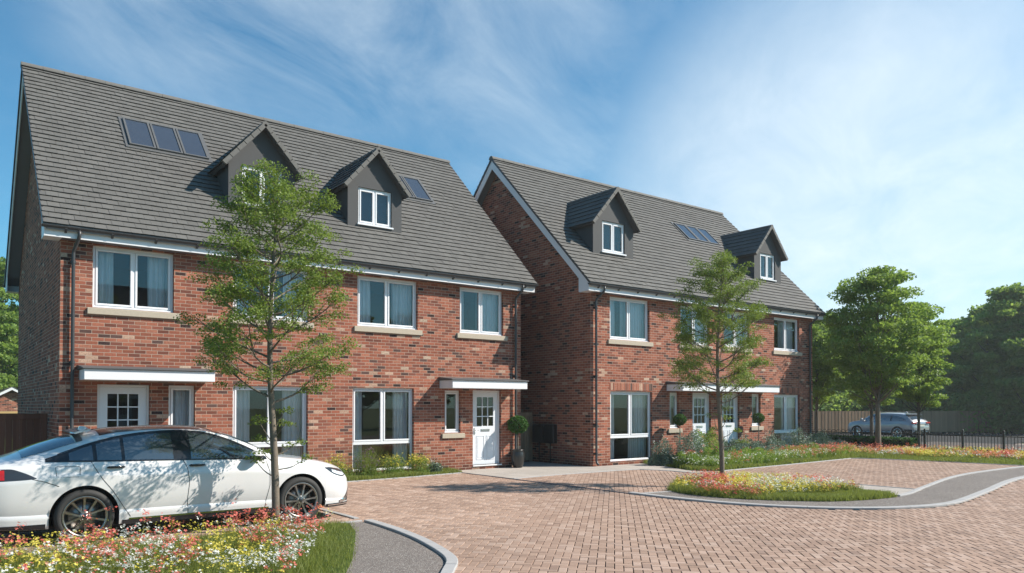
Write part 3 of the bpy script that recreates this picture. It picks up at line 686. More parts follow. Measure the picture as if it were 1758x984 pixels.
def house(name,loc,label,spec):
    root=thing(name,loc,label,'house','semi-detached brick houses')
    holes=[w_[:4] for w_ in spec['win']]+[(a,b,.12,2.2) for a,b in spec['doors']]
    mb=MB(); wall_holes(mb,0,HW,-.05,5.2,holes,0,.17)
    mb.quad((0,DP,-.05),(0,DP,5.2),(HW,DP,5.2),(HW,DP,-.05))
    for X in (0,HW):
        g=[(X,0,-.05),(X,DP,-.05),(X,DP,5.2),(X,DP-.2,5.2+.27),(X,RD,roofz(RD)-.12),(X,.2,5.2+.27),(X,0,5.2)]
        mb.add(g,[tuple(range(7)) if X else tuple(range(7))[::-1]])
    wl=mb.build('brick_wall',M_['brick'],root)
    # rooms behind the windows
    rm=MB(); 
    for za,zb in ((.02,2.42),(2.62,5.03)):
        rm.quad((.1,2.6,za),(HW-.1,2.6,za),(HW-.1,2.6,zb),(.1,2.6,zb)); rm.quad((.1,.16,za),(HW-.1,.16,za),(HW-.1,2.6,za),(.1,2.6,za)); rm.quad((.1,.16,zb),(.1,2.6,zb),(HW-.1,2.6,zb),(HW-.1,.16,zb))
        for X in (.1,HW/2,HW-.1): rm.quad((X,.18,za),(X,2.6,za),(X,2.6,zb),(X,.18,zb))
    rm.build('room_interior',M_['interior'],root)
    for i,w_ in enumerate(spec['win']):
        a,b,c,d,kind,tr,cur,sill=w_
        window(root,a,b,c,d,kind,cur=cur,seed=i*3+spec['seed'],trans=tr,sill=sill)
    for a,b in spec['doors']: door(root,a,b)
    for a,b,z in spec['canopies']: canopy(root,a,b,z)
    if spec.get('arches'):
        for a,b in spec['arches']:
            s=MB(); s.bbox(a-.03,b+.03,-.004,.02,2.225,2.45,.002); s.build('soldier_arch',M_['soldier'],root)
    # main roof: tiles, deck, ridge
    rf=MB(); th=.10
    prof=[(EY,EZ-.004),(RD,RZ-.004),(DP-EY,EZ-.004),(DP-EY-.02,EZ-.10),(RD,RZ-.16),(EY+.02,EZ-.10)]
    rf.prism(prof,lambda q,t_:(t_,q[0],q[1]),-OX+.02,HW+OX-.02)
    roof=rf.build('roof',M_['soffit'],root)
    tiles('roof_tiles',(-OX-.03,EY,EZ),(1,0,0),tuple(SLv),tuple(SLn),HW+2*OX+.06,SLL,35,M_['tile'],roof)
    tiles('roof_tiles',(HW+OX+.03,DP-EY,EZ),(-1,0,0),(0,-SLv.y,SLv.z),(0,-SLn.y,SLn.z),HW+2*OX+.06,SLL,35,M_['tile'],roof)
    r=MB(); L=HW+2*OX+.10; k=27
    for i in range(k):
        a=-OX-.05+i*L/k; b=a+L/k-.006; rr=.115+.003*(i%2)
        prof=[(rr*math.cos(math.pi*q/10),rr*math.sin(math.pi*q/10)) for q in range(11)]
        vs=[(a,RD+c,RZ-.035+s_) for c,s_ in prof]+[(b,RD+c,RZ-.035+s_) for c,s_ in prof]
        r.add(vs,[(q,q+1,12+q,11+q) for q in range(10)]+[tuple(range(11)),tuple(range(21,10,-1))],0,False)
    r.build('ridge_tile',M_['tile_dark'],roof)
    # fascia, soffit, bargeboards with box feet
    for s in (0,1):
        Y=lambda v: v if not s else DP-v
        f=MB(); ya,yb=sorted((Y(-OY),Y(-OY+.02))); f.bbox(-OX+.02,HW+OX-.02,ya,yb,EV,EZ+.03,.003); f.build('fascia',M_['white'],root)
    f=MB()
    for s in (0,1):
        Y=lambda v: v if not s else DP-v
        ya,yb=sorted((Y(-OY+.02),Y(0))); f.box(-OX+.02,HW+OX-.02,ya,yb,EV+.004,EV+.02)
    # raking soffits
    for X0_,X1_ in ((-OX+.02,0),(HW,HW+OX-.02)):
        for s in (0,1):
            Y=lambda v: v if not s else DP-v
            f.add([(X0_,Y(.1),roofz(.1)-.27),(X1_,Y(.1),roofz(.1)-.27),(X1_,RD,roofz(RD)-.27),(X0_,RD,roofz(RD)-.27)],[(0,1,2,3)])
    f.build('soffit',M_['soffit'],root)
    for X0_,X1_ in ((-OX-.004,-OX+.02),(HW+OX-.02,HW+OX+.004)):
        b=MB()
        for s in (0,1):
            Y=lambda v: v if not s else DP-v
            P=[(-OY,EV),(.16,EV),(.16,roofz(.16)-.33),(RD,RZ-.35),(RD,RZ-.05),(-OY-.02,roofz(-OY-.02)-.05)]
            b.prism([(Y(p[0]),p[1]) for p in P],lambda q,t_:(t_,q[0],q[1]),X0_,X1_)
            # box foot return
            ya,yb=sorted((Y(-OY+.02),Y(.16))); xa,xb=(X1_,X1_+OX-.03) if X0_<0 else (X0_-OX+.03,X0_)
            b.box(xa,xb,ya,yb,EV-.001,EV+.003)
        b.build('bargeboard',M_['white'],root)
        v=MB() # dark verge trim under the tile ends
        for s in (0,1):
            Y=lambda v_: v_ if not s else DP-v_
            for q in range(35):
                y_a=EY+(RD-EY)*q/35; y_b=EY+(RD-EY)*(q+1)/35; xo=-.035 if X0_<0 else .035; xx=X0_ if X0_<0 else X1_
                P=[(Y(y_a),roofz(y_a)-.055),(Y(y_b),roofz(y_b)-.055),(Y(y_b),roofz(y_b)+.012),(Y(y_a),roofz(y_a)+.034)]
                xa,xb=sorted((xx+xo-.0,xx+xo*.0+ (0.006 if X0_<0 else -.006)))
                v.prism(P,lambda q_,t_:(t_,q_[0],q_[1]),xa,xb)
        v.build('verge_trim',M_['pipe'],root)
    # gutter + brackets
    for s in (0,1):
        Y=lambda v_: v_ if not s else DP-v_
        g=MB(); rr=.057; yc=-OY-.062; zc=EZ-.015; n=8
        prof=[(yc+rr*math.cos(math.pi+math.pi*q/n),zc+rr*math.sin(math.pi+math.pi*q/n)) for q in range(n+1)]; prof2=[(yc+(rr-.006)*math.cos(math.pi+math.pi*q/n),zc+(rr-.006)*math.sin(math.pi+math.pi*q/n)) for q in range(n,-1,-1)]
        g.prism([(Y(a),b) for a,b in prof+prof2],lambda q,t_:(t_,q[0],q[1]),-OX-.05,HW+OX+.05)
        gt=g.build('gutter',M_['pipe'],root)
        if s==0:
            k=MB(); x=.05; k.prism([(-OY-.004,zc-.03),(-OY-.004,zc-.12),(-OY-.02,zc-.12),(-OY-.10,zc-.055),(-OY-.10,zc-.03)],lambda q,t_:(t_,q[0],q[1]),-.02,.02)
            k0=k.build('bracket',M_['pipe'],gt,(x,0,0))
            while x<HW-.75:
                x+=.82; k1=k0.copy(); COL.objects.link(k1); k1.location=(x,0,0)
    for xp in spec['pipes']:
        p=MB(); yp=-.075; yg=-OY-.062
        p.tube([(xp+spec['pipe_dx'],yg,EZ-.06),(xp+spec['pipe_dx'],yg,EZ-.16),(xp+spec['pipe_dx']*.85,yg+.02,EZ-.22),(xp+.01,yp-.01,EZ-.42),(xp,yp,EZ-.48),(xp,yp,2.2),(xp,yp,.18),(xp,yp-.03,.10),(xp,yp-.09,.06)],.034,12)
        for z in (4.6,2.6,1.2,.35): p.lathe([(.043,z),(.043,z+.06)],lambda x,y,zz:(xp+x,yp+y,zz),12); p.box(xp-.055,xp+.055,-.025,-.001,z+.01,z+.05)
        p.build('downpipe',M_['pipe'],root)
    for cx,w_,ww,sd in spec['dormers']: dormer(root,cx,w_,ww,sd)
    for a in spec['sky']: skylight(root,*a)
    return root
H1=(2.034,17.415,0); H2=(15.2,16.153,0)
D=lambda a,b,c,d,cur=(.22,.26),tr=None,sill=True,kind='double':(a,b,c,d,kind,tr,cur,sill)
h1=house('brick_house',H1,'nearer red brick house pair with separate end canopies, behind the white car',dict(seed=3,
 win=[D(.57,2.12,3.76,5.03,(.28,.30)),D(3.37,5.15,3.76,5.03,(.24,.3)),D(6.42,8.15,3.76,5.03,(.28,.36)),D(9.47,10.96,3.76,5.03,(.2,.5)),
      D(3.38,5.14,.12,2.22,(.27,.30),.84,False),D(6.30,8.04,.12,2.22,(.22,.27),.82,False),D(2.03,2.57,1.05,2.2,(.0,.75),None,True,'single'),D(8.99,9.50,1.03,2.18,(.25,.0),None,True,'single')],
 doors=[(.67,1.66),(9.91,10.88)], canopies=[(.34,2.80,2.375),(8.82,11.32,2.335)], pipes=[.215,11.35], pipe_dx=.07,
 dormers=[(4.30,1.62,.98,1),(7.31,1.58,.98,2)], sky=[(1.63,3.46,2.26,3.16,3),(8.14,9.97,2.26,3.14,3)]))
h2=house('brick_house',H2,'farther red brick house pair with one shared canopy over two middle doors',dict(seed=40,
 win=[D(.79,2.51,3.74,5.02,(.26,.6)),D(3.96,5.41,3.76,5.02,(.25,.35)),D(6.17,7.62,3.78,5.02,(.25,.35)),D(9.09,10.71,3.78,5.0,(.2,.6)),
      D(.80,2.62,.11,2.20,(.25,.42),.83,False),D(9.07,10.71,.11,2.18,(.15,.5),.80,False),D(3.43,3.87,1.05,2.19,(.0,.75),None,True,'single'),D(7.74,8.25,1.05,2.19,(.0,.5),None,True,'single')],
 doors=[(4.54,5.48),(6.08,7.03)], canopies=[(3.28,8.42,2.335)], pipes=[.16,11.30], pipe_dx=.10, arches=[(.80,2.62),(9.07,10.71)],
 dormers=[(1.74,1.76,1.0,3),(9.90,1.70,.95,4)], sky=[(7.13,9.03,2.31,3.05,3)]))
# fake-free extras: a bench leg pair seen in the low pane of the farther house
# meter boxes on the gable of the farther house
for y0,y1 in ((17.62,18.10),(18.15,18.64)):
    r=thing('meter_box',(15.2,(y0+y1)/2,.62),'black wall meter cabinet beside the gate, '+('nearer the house front' if y0<18 else 'nearer the gate')+' of the two','meter box','meter boxes on the shaded gable')
    hw=(y1-y0)/2; m=MB(); m.bbox(-.16,-.001,-hw,hw,0,.57,.012); b=m.build('cabinet',M_['black'],r)
    m=MB(); m.bbox(-.172,-.1605,-hw+.03,hw-.03,.03,.54,.006); m.build('cabinet_door',M_['black'],r)
    m=MB(); m.tube([(-.04,0.05,.0),(-.04,.05,-.60)],.016,8); m.build('pipe',M_['black'],r)
# ------------------------------------------------------------------ trees
def limb(mb, a, b, r0, r1, sag=.1, n=6, rng=random, segs=6):
    a=Vector(a); b=Vector(b); L=(b-a).length; pts=[];rad=[]
    w1=Vector((rng.uniform(-1,1),rng.uniform(-1,1),0))*L*.06
    for i in range(n+1):
        t_=i/n; p=a.lerp(b,t_); p.z+=-sag*L*math.sin(math.pi*t_)*.5+0; p+=w1*math.sin(math.pi*t_*1.5)
        pts.append(p); rad.append(r0+(r1-r0)*t_)
    mb.tube(pts,rad,segs,caps=False); return pts
def young_tree(name, loc, label, seed, H=5.2, leaf=None, rz=0):
    rg=random.Random(seed); rn=np.random.default_rng(seed)
    root=thing(name,loc,label,'tree','young trees in the flower beds',rz)
    wd=MB(); N=14; tp=[];tr=[]
    for i in range(N+1):
        t_=i/N; z=t_*(H-.25); tp.append(Vector((.05*math.sin(z*1.3+1),.045*math.sin(z*1.1),z))); tr.append(.050*(1-t_)**.8+.009)
    tr[0]=.064; tr[1]=.053
    wd.tube(tp,tr,12)
    def tpos(z): 
        f=z/(H-.25)*N; i=min(int(f),N-1); return tp[i].lerp(tp[i+1],f-i), tr[i]
    pads=[]
    nb=42
    for k in range(nb):
        t_=(k+.5)/nb; z=1.75+(H-.6-1.75)*t_**.95; p,rr=tpos(z); an=k*2.39996+rg.uniform(-.4,.4)
        zc=z+.55
        env=.93*min(1,((zc-1.9)/.55)**.6 if zc>1.9 else .3)*(1 if zc<3.9 else max(.33,1-(zc-3.9)/1.75))
        L=env*rg.uniform(.78,1.12); rise=L*rg.uniform(.35,.75)+.15*t_
        e=p+Vector((math.cos(an)*L,math.sin(an)*L,rise))
        pts=limb(wd,p,e,min(rr*.5,.017),.005,sag=.18,rng=rg)
        ns=6 if L>.8 else 4
        for j in range(ns):
            f=.38+.62*(j+rg.random()*.6)/ns; q=pts[min(int(f*6),6)]
            a2=an+rg.choice((-1,1))*rg.uniform(.3,1.0); l2=rg.uniform(.2,.5)*(.5+L*.5)
            e2=q+Vector((math.cos(a2)*l2,math.sin(a2)*l2,rg.uniform(.04,.34)))
            wd.tube([q,q.lerp(e2,.5)+Vector((0,0,.02)),e2],[.006,.004,.0025],4,caps=False)
            pads.append((e2,rg.uniform(.13,.21))); 
            if rg.random()<.65: pads.append((q.lerp(e2,.55)+Vector((rg.uniform(-.1,.1),rg.uniform(-.1,.1),.03)),rg.uniform(.10,.16)))
        pads.append((e,rg.uniform(.13,.2)))
    for k in range(16):
        an=rg.uniform(0,6.28); z=H-rg.uniform(0,.75); r=rg.uniform(0,.42); pads.append((tp[-1].xyz*1+Vector((math.cos(an)*r,math.sin(an)*r,z-(H-.25))),.2))
        wd.tube([tpos(min(z-.3,H-.3))[0],tp[-1]+Vector((math.cos(an)*r,math.sin(an)*r,z-(H-.25)))],[.008,.003],4,caps=False)
    # low shoots on the trunk
    b=math.atan2(loc[1],loc[0]); rt=Vector((math.sin(b),-math.cos(b),0)) if not rz else Vector((math.sin(b-rz),-math.cos(b-rz),0)); fw=Vector((rt.y*-1,rt.x,0))
    for z0_,lat,z1,dp in ((.75,-.30,1.02,.05),(.85,.42,1.0,-.1),(1.05,.30,1.22,.1),(1.2,-.16,1.28,.1),(1.25,.14,1.52,-.1),(1.15,-.18,1.55,-.05),(1.3,.12,1.70,.08),(.95,-.16,1.12,-.08)):
        p,_=tpos(z0_); e=p+rt*lat+fw*dp; e.z=z1; limb(wd,p,e,.010,.004,sag=.15,rng=rg,segs=5)
        for q in range(3): pads.append((e+rt*rg.uniform(-.09,.09)+Vector((0,0,rg.uniform(-.03,.04))),rg.uniform(.07,.11)))
    wd.build('trunk',M_['bark'],root)
    C=[]
    for c,r in pads:
        n=int(175*(r/.2)**2)
        q=rn.normal(0,1,(n,3)); q/=np.linalg.norm(q,axis=1)[:,None]; q*=rn.random((n,1))**.45
        q*=np.array([r*1.0,r*1.0,r*.5]); q[:,2]+=-.35*(q[:,0]**2+q[:,1]**2)/max(r,.05)
        C.append(q+np.array(c))
    C=np.concatenate(C); V,F=quads(C,.0205,up=1.0,aspect=.5,rng=rn)
    npmesh('crown',V,F,leaf or M_['leaf'],parent=root); return root
T1=(3.80,10.45,.01); T2=(13.75,10.50,.01)
b1_=math.atan2(T1[1],T1[0]); b2_=math.atan2(T2[1],T2[0])
young_tree('young_tree',T1,'young leafy street tree in front of the white car, over the nearest flowers',5,H=5.08)
young_tree('young_tree',T2,'young leafy street tree on the kerbed flower island before the farther house',6,H=5.12,rz=b2_-b1_)

def big_tree(name, loc, label, cat, group, H, W, z0, seed, leafm, nleaf, lsize, trunk=.2, nclump=60, lean=(0,0), top=.55, bark='bark2', forks=5):
    rg=random.Random(seed); rn=np.random.default_rng(seed)
    root=thing(name,loc,label,cat,group); wd=MB(); zc=z0+(H-z0)*.5
    tp=[Vector((0,0,-.1)),Vector((lean[0]*.3,lean[1]*.3,z0*.5)),Vector((lean[0]*.6,lean[1]*.6,z0+.15*(H-z0))),Vector((lean[0],lean[1],zc)),Vector((lean[0],lean[1],z0+(H-z0)*.85))]
    wd.tube(tp,[trunk*1.25,trunk,trunk*.8,trunk*.45,trunk*.12],10,caps=False)
    clumps=[]
    for k in range(nclump):
        u=rg.random(); ph=k*2.39996; zz=-1+2*(k+.5)/nclump
        rr=math.sqrt(max(0,1-zz*zz)); f=rg.uniform(.55,.98)
        wf=1.0 if zz<0.1 else (1-(1-top)*max(0,zz)**1.3)
        c=Vector((math.cos(ph)*rr*W/2*f*wf,math.sin(ph)*rr*W/2*f*wf,zc+zz*(H-z0)/2*rg.uniform(.86,.97)))+Vector((lean[0],lean[1],0))
        c+=Vector((rg.uniform(-.08,.08)*W,rg.uniform(-.08,.08)*W,rg.uniform(-.04,.04)*H))
        clumps.append((c,rg.uniform(.10,.19)*W*.62))
    for k in range(0,nclump,2):
        c,r=clumps[k]; zz=min(c.z-.25*r, z0+(H-z0)*.8); s=max(z0*.85,c.z-.45*(H-z0)*rg.uniform(.5,1)); f=min(1,s/(z0+(H-z0)*.85)); 
        i=0
        while i<3 and tp[i+1].z<s: i+=1
        t_=(s-tp[i].z)/(tp[i+1].z-tp[i].z); p=tp[i].lerp(tp[i+1],max(0,min(1,t_)))
        limb(wd,p,c,trunk*.28,trunk*.05,sag=.12,rng=rg,segs=5)
    wd.build('trunk',M_[bark],root)
    tot=sum(r*r for _,r in clumps); C=[]
    for c,r in clumps:
        n=int(nleaf*.88*r*r/tot); q=rn.normal(0,1,(n,3)); q/=np.linalg.norm(q,axis=1)[:,None]; q*=(rn.random((n,1))**.33)
        q*=np.array([r*1.3,r*1.3,r*.5]); q+=rn.normal(0,.035*r,(n,3))*1.6*(rn.random((n,1))<.2)
        C.append(q+np.array(c))
    n=int(nleaf*.12); q=np.clip(rn.normal(0,.30,(n,3)),-.55,.55)*np.array([W/2,W/2,(H-z0)/2])+np.array([lean[0],lean[1],zc]); C.append(q[q[:,2]>z0*.8])
    C=np.concatenate(C); V,F=quads(C,lsize,up=.7,aspect=.6,rng=rn)
    npmesh('crown',V,F,leafm,parent=root); return root
def at(px,d,z=0):
    lat=(px-879)/F_*d; p=FW*d+RT*lat; return (p.x,p.y,z)
def Z(py,d): return H_+(675.306+22.3-py)*d/F_
g='trees by the railings'
big_tree('broadleaf_tree',(29.2,14.87,0),'tall pale-stemmed tree in front of the clipped hedge, highest by the railings','tree',g,7.15,4.1,2.2,21,M_['leaf2'],34000,.062,trunk=.095,nclump=150,bark='bark')
big_tree('broadleaf_tree',at(1577,31.5,-.02),'smaller tree growing beside the right end of the clipped hedge','tree',g,5.9,2.9,1.75,22,M_['leaf2'],20000,.06,trunk=.06,nclump=95)
big_tree('broadleaf_tree',at(1496,36,-.1),'slim tree behind the pale-stemmed one, its stem crossing the grey car','tree',g,6.2,3.4,2.0,23,M_['leaf2'],17000,.07,trunk=.08,nclump=80)
big_tree('broadleaf_tree',at(1402,38,-.1),'slender tree close to the corner of the farther house','tree',g,6.0,2.9,1.9,24,M_['leaf2'],17000,.07,trunk=.08,nclump=80)
g='woodland trees beyond the timber fence'
# px, distance, top y, width m, seed, kind, label
wood_=[(1395,66,540,8,31,'leaf2','pale woodland tree showing beside the farther house wall'),
 (1450,72,575,9,32,'leaf3','dark woodland tree half hidden by the tallest railing tree'),
 (1530,74,560,9,33,'leaf3','dark woodland tree directly behind the grey car'),
 (1600,70,585,8,34,'leaf2','light green woodland tree right of the grey car'),
 (1648,68,552,7.5,35,'leaf2','round woodland tree in the dip of the tree line'),
 (1690,62,535,8,36,'leaf3','dark bushy woodland tree left of the highest crown'),
 (1748,58,492,8.5,37,'leaf3','highest dark woodland crown at the right edge'),
 (1800,56,520,8,38,'leaf3','dark woodland tree cut off by the right edge'),
]
for px,d,ty,W_,sd,lm,lb in wood_:
    big_tree('woodland_tree',at(px,d,-.3),lb,'tree',g,Z(ty,d)+.3,W_,.8,sd,M_['leafw' if lm=='leaf2' else 'leafw2'],30000,.17,trunk=.28,nclump=110,top=.6)
g='trees behind the garage'
for px,d,ty,W_,sd,lb in ((-5,50,435,6.5,51,'leafy green tree behind the small garage at the left edge'),(-75,46,470,6,52,'green tree past the left edge, beside the garage'),(45,62,520,6,53,'green tree mostly hidden behind the left gable')):
    big_tree('garden_tree',at(px,d),lb,'tree',g,Z(ty,d),W_,.8,sd,M_['leaf2'],30000,.13,trunk=.25,nclump=100,top=.7)
# understorey along the fence, one continuous mass
def thicket(name,pts,h,lsize,n,mat,seed,thick=2.0):
    rn=np.random.default_rng(seed); P=np.array(pts); k=rn.integers(0,len(P)-1,n); t_=rn.random((n,1)); q=P[k]*(1-t_)+P[k+1]*t_
    q=q+rn.normal(0,thick*.4,(n,2)); hh=h*(.65+.5*nz2(q,.45,seed)); z=hh*rn.random(n)**.8
    V,F=quads(np.column_stack([q,z-.3]),lsize,.6,.6,rn); o=npmesh(name,V,F,mat); return tag(o,'dark undergrowth filling the wood edge above the fence','undergrowth',kind='stuff')
thicket('undergrowth',[at(1370,62)[:2],at(1480,64)[:2],at(1600,62)[:2],at(1700,58)[:2],at(1880,55)[:2]],4.2,.15,52000,M_['leafw2'],61,3.2)

# ------------------------------------------------------------------ clipped hedge
def leafbox(name,root,x0,x1,y0,y1,z0_,z1,n,size,mat,seed,rough=.03):
    rn=np.random.default_rng(seed); q=rn.random((n,3)); f=rn.integers(0,5,n)
    q[f==0,2]=1; q[f==1,0]=0; q[f==2,0]=1; q[f==3,1]=0; q[f==4,1]=1
    P=np.array([x0,y0,z0_])+q*np.array([x1-x0,y1-y0,z1-z0_]); P+=rn.normal(0,rough,P.shape)*np.array([1,1,.7])
    V,F=quads(P,size,.5,.65,rn); return npmesh(name,V,F,mat,parent=root)
hd=thing('hedge',(29.85,16.7,0),'low clipped dark green hedge running along the railings','hedge')
leafbox('foliage',hd,-.24,.24,-2.85,2.9,.05,.52,17000,.03,M_['leafb'],71,.025)
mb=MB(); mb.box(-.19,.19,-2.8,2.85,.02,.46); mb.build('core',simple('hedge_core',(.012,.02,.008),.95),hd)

# ------------------------------------------------------------------ timber fence, railings, gates
pa=Vector(at(1340,54)); pb=Vector(at(1800,58.5)); fd=(pb-pa); Lf=fd.length; an=math.atan2(fd.y,fd.x)
fr=thing('timber_fence',(pa.x,pa.y,-.3),'long weathered close-boarded timber fence in front of the woodland','fence',rz=an)
mb=MB(); x=0; i=0
while x<Lf:
    h=1.70+random.uniform(-.01,.01); mb.box(x,x+.142,-.012+(.012 if i%2 else 0),.008+(.012 if i%2 else 0),.16,h); x+=.135; i+=1
mb.build('boards',M_['fencewood'],fr)
mb=MB(); mb.box(0,Lf,.03,.08,.35,.43); mb.box(0,Lf,.03,.08,1.3,1.38); mb.build('rail',M_['fencewood'],fr)
mb=MB(); mb.box(0,Lf,-.02,.02,0,.155); mb.build('gravel_board',simple('gravel_board',(.03,.026,.022),.9),fr)
for k in range(int(Lf/2.4)+1):
    mb=MB(); mb.box(k*2.4,k*2.4+.1,.05,.15,0,1.72); mb.build('post',M_['fencewood'],fr)
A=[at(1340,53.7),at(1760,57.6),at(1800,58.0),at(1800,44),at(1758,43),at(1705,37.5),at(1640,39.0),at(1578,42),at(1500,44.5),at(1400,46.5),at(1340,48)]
mb=MB(); mb.add([(p[0],p[1],gz(p[0])+.03) for p in A],[tuple(range(len(A)))]); struct(mb.build('shade_strip',M_['fence_shade']))  # dark sheet painting the shade band in front of the fence
# bow-top railings
rr=thing('bow_top_railings',(30.25,13,0),'black bow-top metal railings behind the far flower bed and hedge','railings')
y0_,y1_=-8.0,7.6; bars=MB(); y=y0_; k=0; bows=[]
while y<y1_:
    zt=.62; bars.tube([(0,y,.04),(0,y,.68)],.009,6,caps=False)
    if k%2==0: bows.append(y)
    y+=.105; k+=1
# keep each bar an own child among the largest-showing 100
allb=[y0_+.105*i for i in range(k)]
bar=MB(); bar.tube([(0,0,.04),(0,0,.68)],.0115,6,caps=False)
near=sorted(allb,key=lambda v:v)[:100]; first=None
for v in near:
    if first is None: first=bar.build('bar',M_['black'],rr,(0,v,0)); 
    else: o=first.copy(); COL.objects.link(o); o.location=(0,v,0)
rest=MB()
for v in allb:
    if v not in near: rest.tube([(0,v,.04),(0,v,.68)],.0115,6,caps=False)
tag(rest.build('far_bars',M_['black'],rr),kind='stuff')
bow=MB(); bow.tube([(0,.105-.105*math.cos(math.pi*q/8),.68+.105*math.sin(math.pi*q/8)*.95) for q in range(9)],.0085,6,caps=False); bf=None
bl=allb[::2][:72]
for v in bl:
    if bf is None: bf=bow.build('bow',M_['black'],rr,(0,v,0))
    else: o=bf.copy(); COL.objects.link(o); o.location=(0,v,0)
for z in (.14,.655): mb=MB(); mb.box(-.006,.006,y0_,y1_,z,z+.028); mb.build('rail',M_['black'],rr)
for v in (-4.9,-2.1,-.75,.6,3.35,6.1):
    mb=MB(); mb.bbox(-.035,.035,v-.035,v+.035,0,.86,.004); mb.lathe([(.0,.90),(.03,.89),(.035,.865),(.03,.855)],lambda x,y,z,v=v:(x,y+v,z),10); mb.build('post',M_['black'],rr)
def boardgate(name,loc,w,h,mat,label,cat='gate',posts=True,n=None):
    r=thing(name,loc,label,cat); mb=MB(); n=n or int(w/.115)
    for i in range(n): mb.bbox(i*w/n+.002,(i+1)*w/n-.002,-.012,.012,.06,h-.1,.003)
    mb.build('boards',mat,r); mb=MB()
    for a,b,c,d in ((0,w,h-.12,h),(0,w,.05,.15)): mb.bbox(a,b,-.03,.03,c,d,.004)
    for a in (0,w-.09): mb.bbox(a,a+.09,-.032,.032,.02,h-.002,.004)
    mb.build('frame',mat,r)
    return r
boardgate('side_gate',(13.66,18.8,0),1.5,1.56,M_['gatelight'],'light timber gate in the shaded gap between the two houses')
boardgate('garden_gate',(.62,18.75,0),1.36,1.60,M_['gatewood'],'brown boarded gate against the left gable, nearest the wall')
boardgate('garden_gate',(-1.25,18.72,0),1.72,1.60,M_['gatewood'],'brown boarded fence panel at the left edge, beside the gate','fence panel')
mb=MB(); mb.bbox(.47,.61,18.69,18.83,0,1.66,.006); tag(mb.build('gate_post',M_['gatewood']),'square brown timber post between the gate and left fence panel','post')
# small garage
gx,gy,_=at(20,42); gr=thing('brick_garage',(gx,gy,0),'small brick garage with white bargeboards seen behind the left gate','garage')
mb=MB(); hw=1.75; az_=2.78; ez_=1.78
mb.add([(-hw,0,0),(hw,0,0),(hw,0,ez_),(0,0,az_-.06),(-hw,0,ez_)],[(0,1,2,3,4)]); mb.quad((-hw,0,0),(-hw,0,ez_),(-hw,5,ez_),(-hw,5,0)); mb.quad((hw,0,0),(hw,5,0),(hw,5,ez_),(hw,0,ez_)); mb.build('brick_wall',M_['brick'],gr)
sg=(az_-ez_)/hw
for sx in (-1,1):
    L=math.hypot(hw+.25,(hw+.25)*sg); Vd=(-sx/math.hypot(1,sg),0,sg/math.hypot(1,sg)); N=(sx*sg/math.hypot(1,sg),0,1/math.hypot(1,sg)); xe=sx*(hw+.25); z_=az_-sg*(hw+.25)+.04
    tiles('roof',(xe,5.2,z_) if sx<0 else (xe,-.28,z_),(0,-1,0) if sx<0 else (0,1,0),Vd,N,5.48,L,10,M_['tile'],gr)
    mb=MB(); mb.prism([(sx*(hw+.22),az_-sg*(hw+.22)),(0,az_+.02),(0,az_-.13),(sx*(hw+.22),az_-sg*(hw+.22)-.13)],lambda q,t_:(q[0],t_,q[1]),-.26,-.235); mb.build('bargeboard',M_['white'],gr)
mb=MB(); mb.bbox(-1.25,1.25,-.03,-.002,0,1.35,.004); mb.build('garage_door',simple('garage_door',(.03,.025,.02),.6),gr)
mb=MB(); mb.bbox(-1.45,1.3,-.05,-.003,1.355,1.47,.004); mb.build('lintel',simple('timber_lintel',(.45,.30,.13),.8),gr)

# ------------------------------------------------------------------ topiary in pots
def topiary(loc,label,zc,r,pot=True,ps=1.0,seed=1):
    root=thing('potted_topiary',loc,label,'potted plant','ball topiaries by the doors'); rn=np.random.default_rng(seed)
    mb=MB(); prof=[(.0,0),(.12,0),(.135,.02),(.185,.18),(.20,.32),(.19,.42),(.165,.475),(.175,.49),(.175,.515),(.155,.515),(.15,.46),(0,.46)]
    mb.lathe([(a*ps,b*ps) for a,b in prof],n=28); mb.build('pot',simple('glazed_pot',(.022,.021,.02),.28,spec=.6),root)
    mb=MB(); mb.tube([(0,0,.44*ps),(.01,.005,.6),(0,0,zc)],[.018,.016,.014],8); mb.build('stem',M_['bark'],root)
    n=int(5200*(r/.3)**2); q=rn.normal(0,1,(n,3)); q/=np.linalg.norm(q,axis=1)[:,None]; q*=r*(.80+.2*rn.random((n,1))+.09*np.sin(q[:,:1]*9+1)*np.sin(q[:,1:2]*8)*np.sin(q[:,2:3]*7+2)); q[:,2]*=.86
    V,F=quads(q+np.array([0,0,zc]),.021,.5,.5,rn); npmesh('foliage',V,F,M_['leafb'],parent=root)
topiary((13.32,17.16,.006),'ball-shaped topiary in a glossy black urn right of the end door',1.22,.30,ps=1.0,seed=3)
topiary((18.60,15.72,.012),'small ball topiary on a thin stem, left of the shared doors',1.32,.21,ps=.62,seed=4)
topiary((22.70,15.72,.012),'small ball topiary on a thin stem, right of the shared doors',1.34,.20,ps=.62,seed=5)
# air between the viewer and the woodland
mb=MB(); mb.box(-60,140,-70,120,-1.5,32)
hz=mb.build('haze',[]) if False else mb.build('haze',simple('haze_air',(1,1,1)))
t=NT('haze_volume'); pv=t.n('ShaderNodeVolumePrincipled'); pv.inputs['Color'].default_value=(.90,.93,.95,1); pv.inputs['Density'].default_value=.0007; pv.inputs['Anisotropy'].default_value=.2
t.t.links.new(pv.outputs[0],t.out.inputs['Volume']); hz.data.materials.clear(); hz.data.materials.append(t.mat); tag(hz,'thin pale haze in the air','haze',kind='stuff')
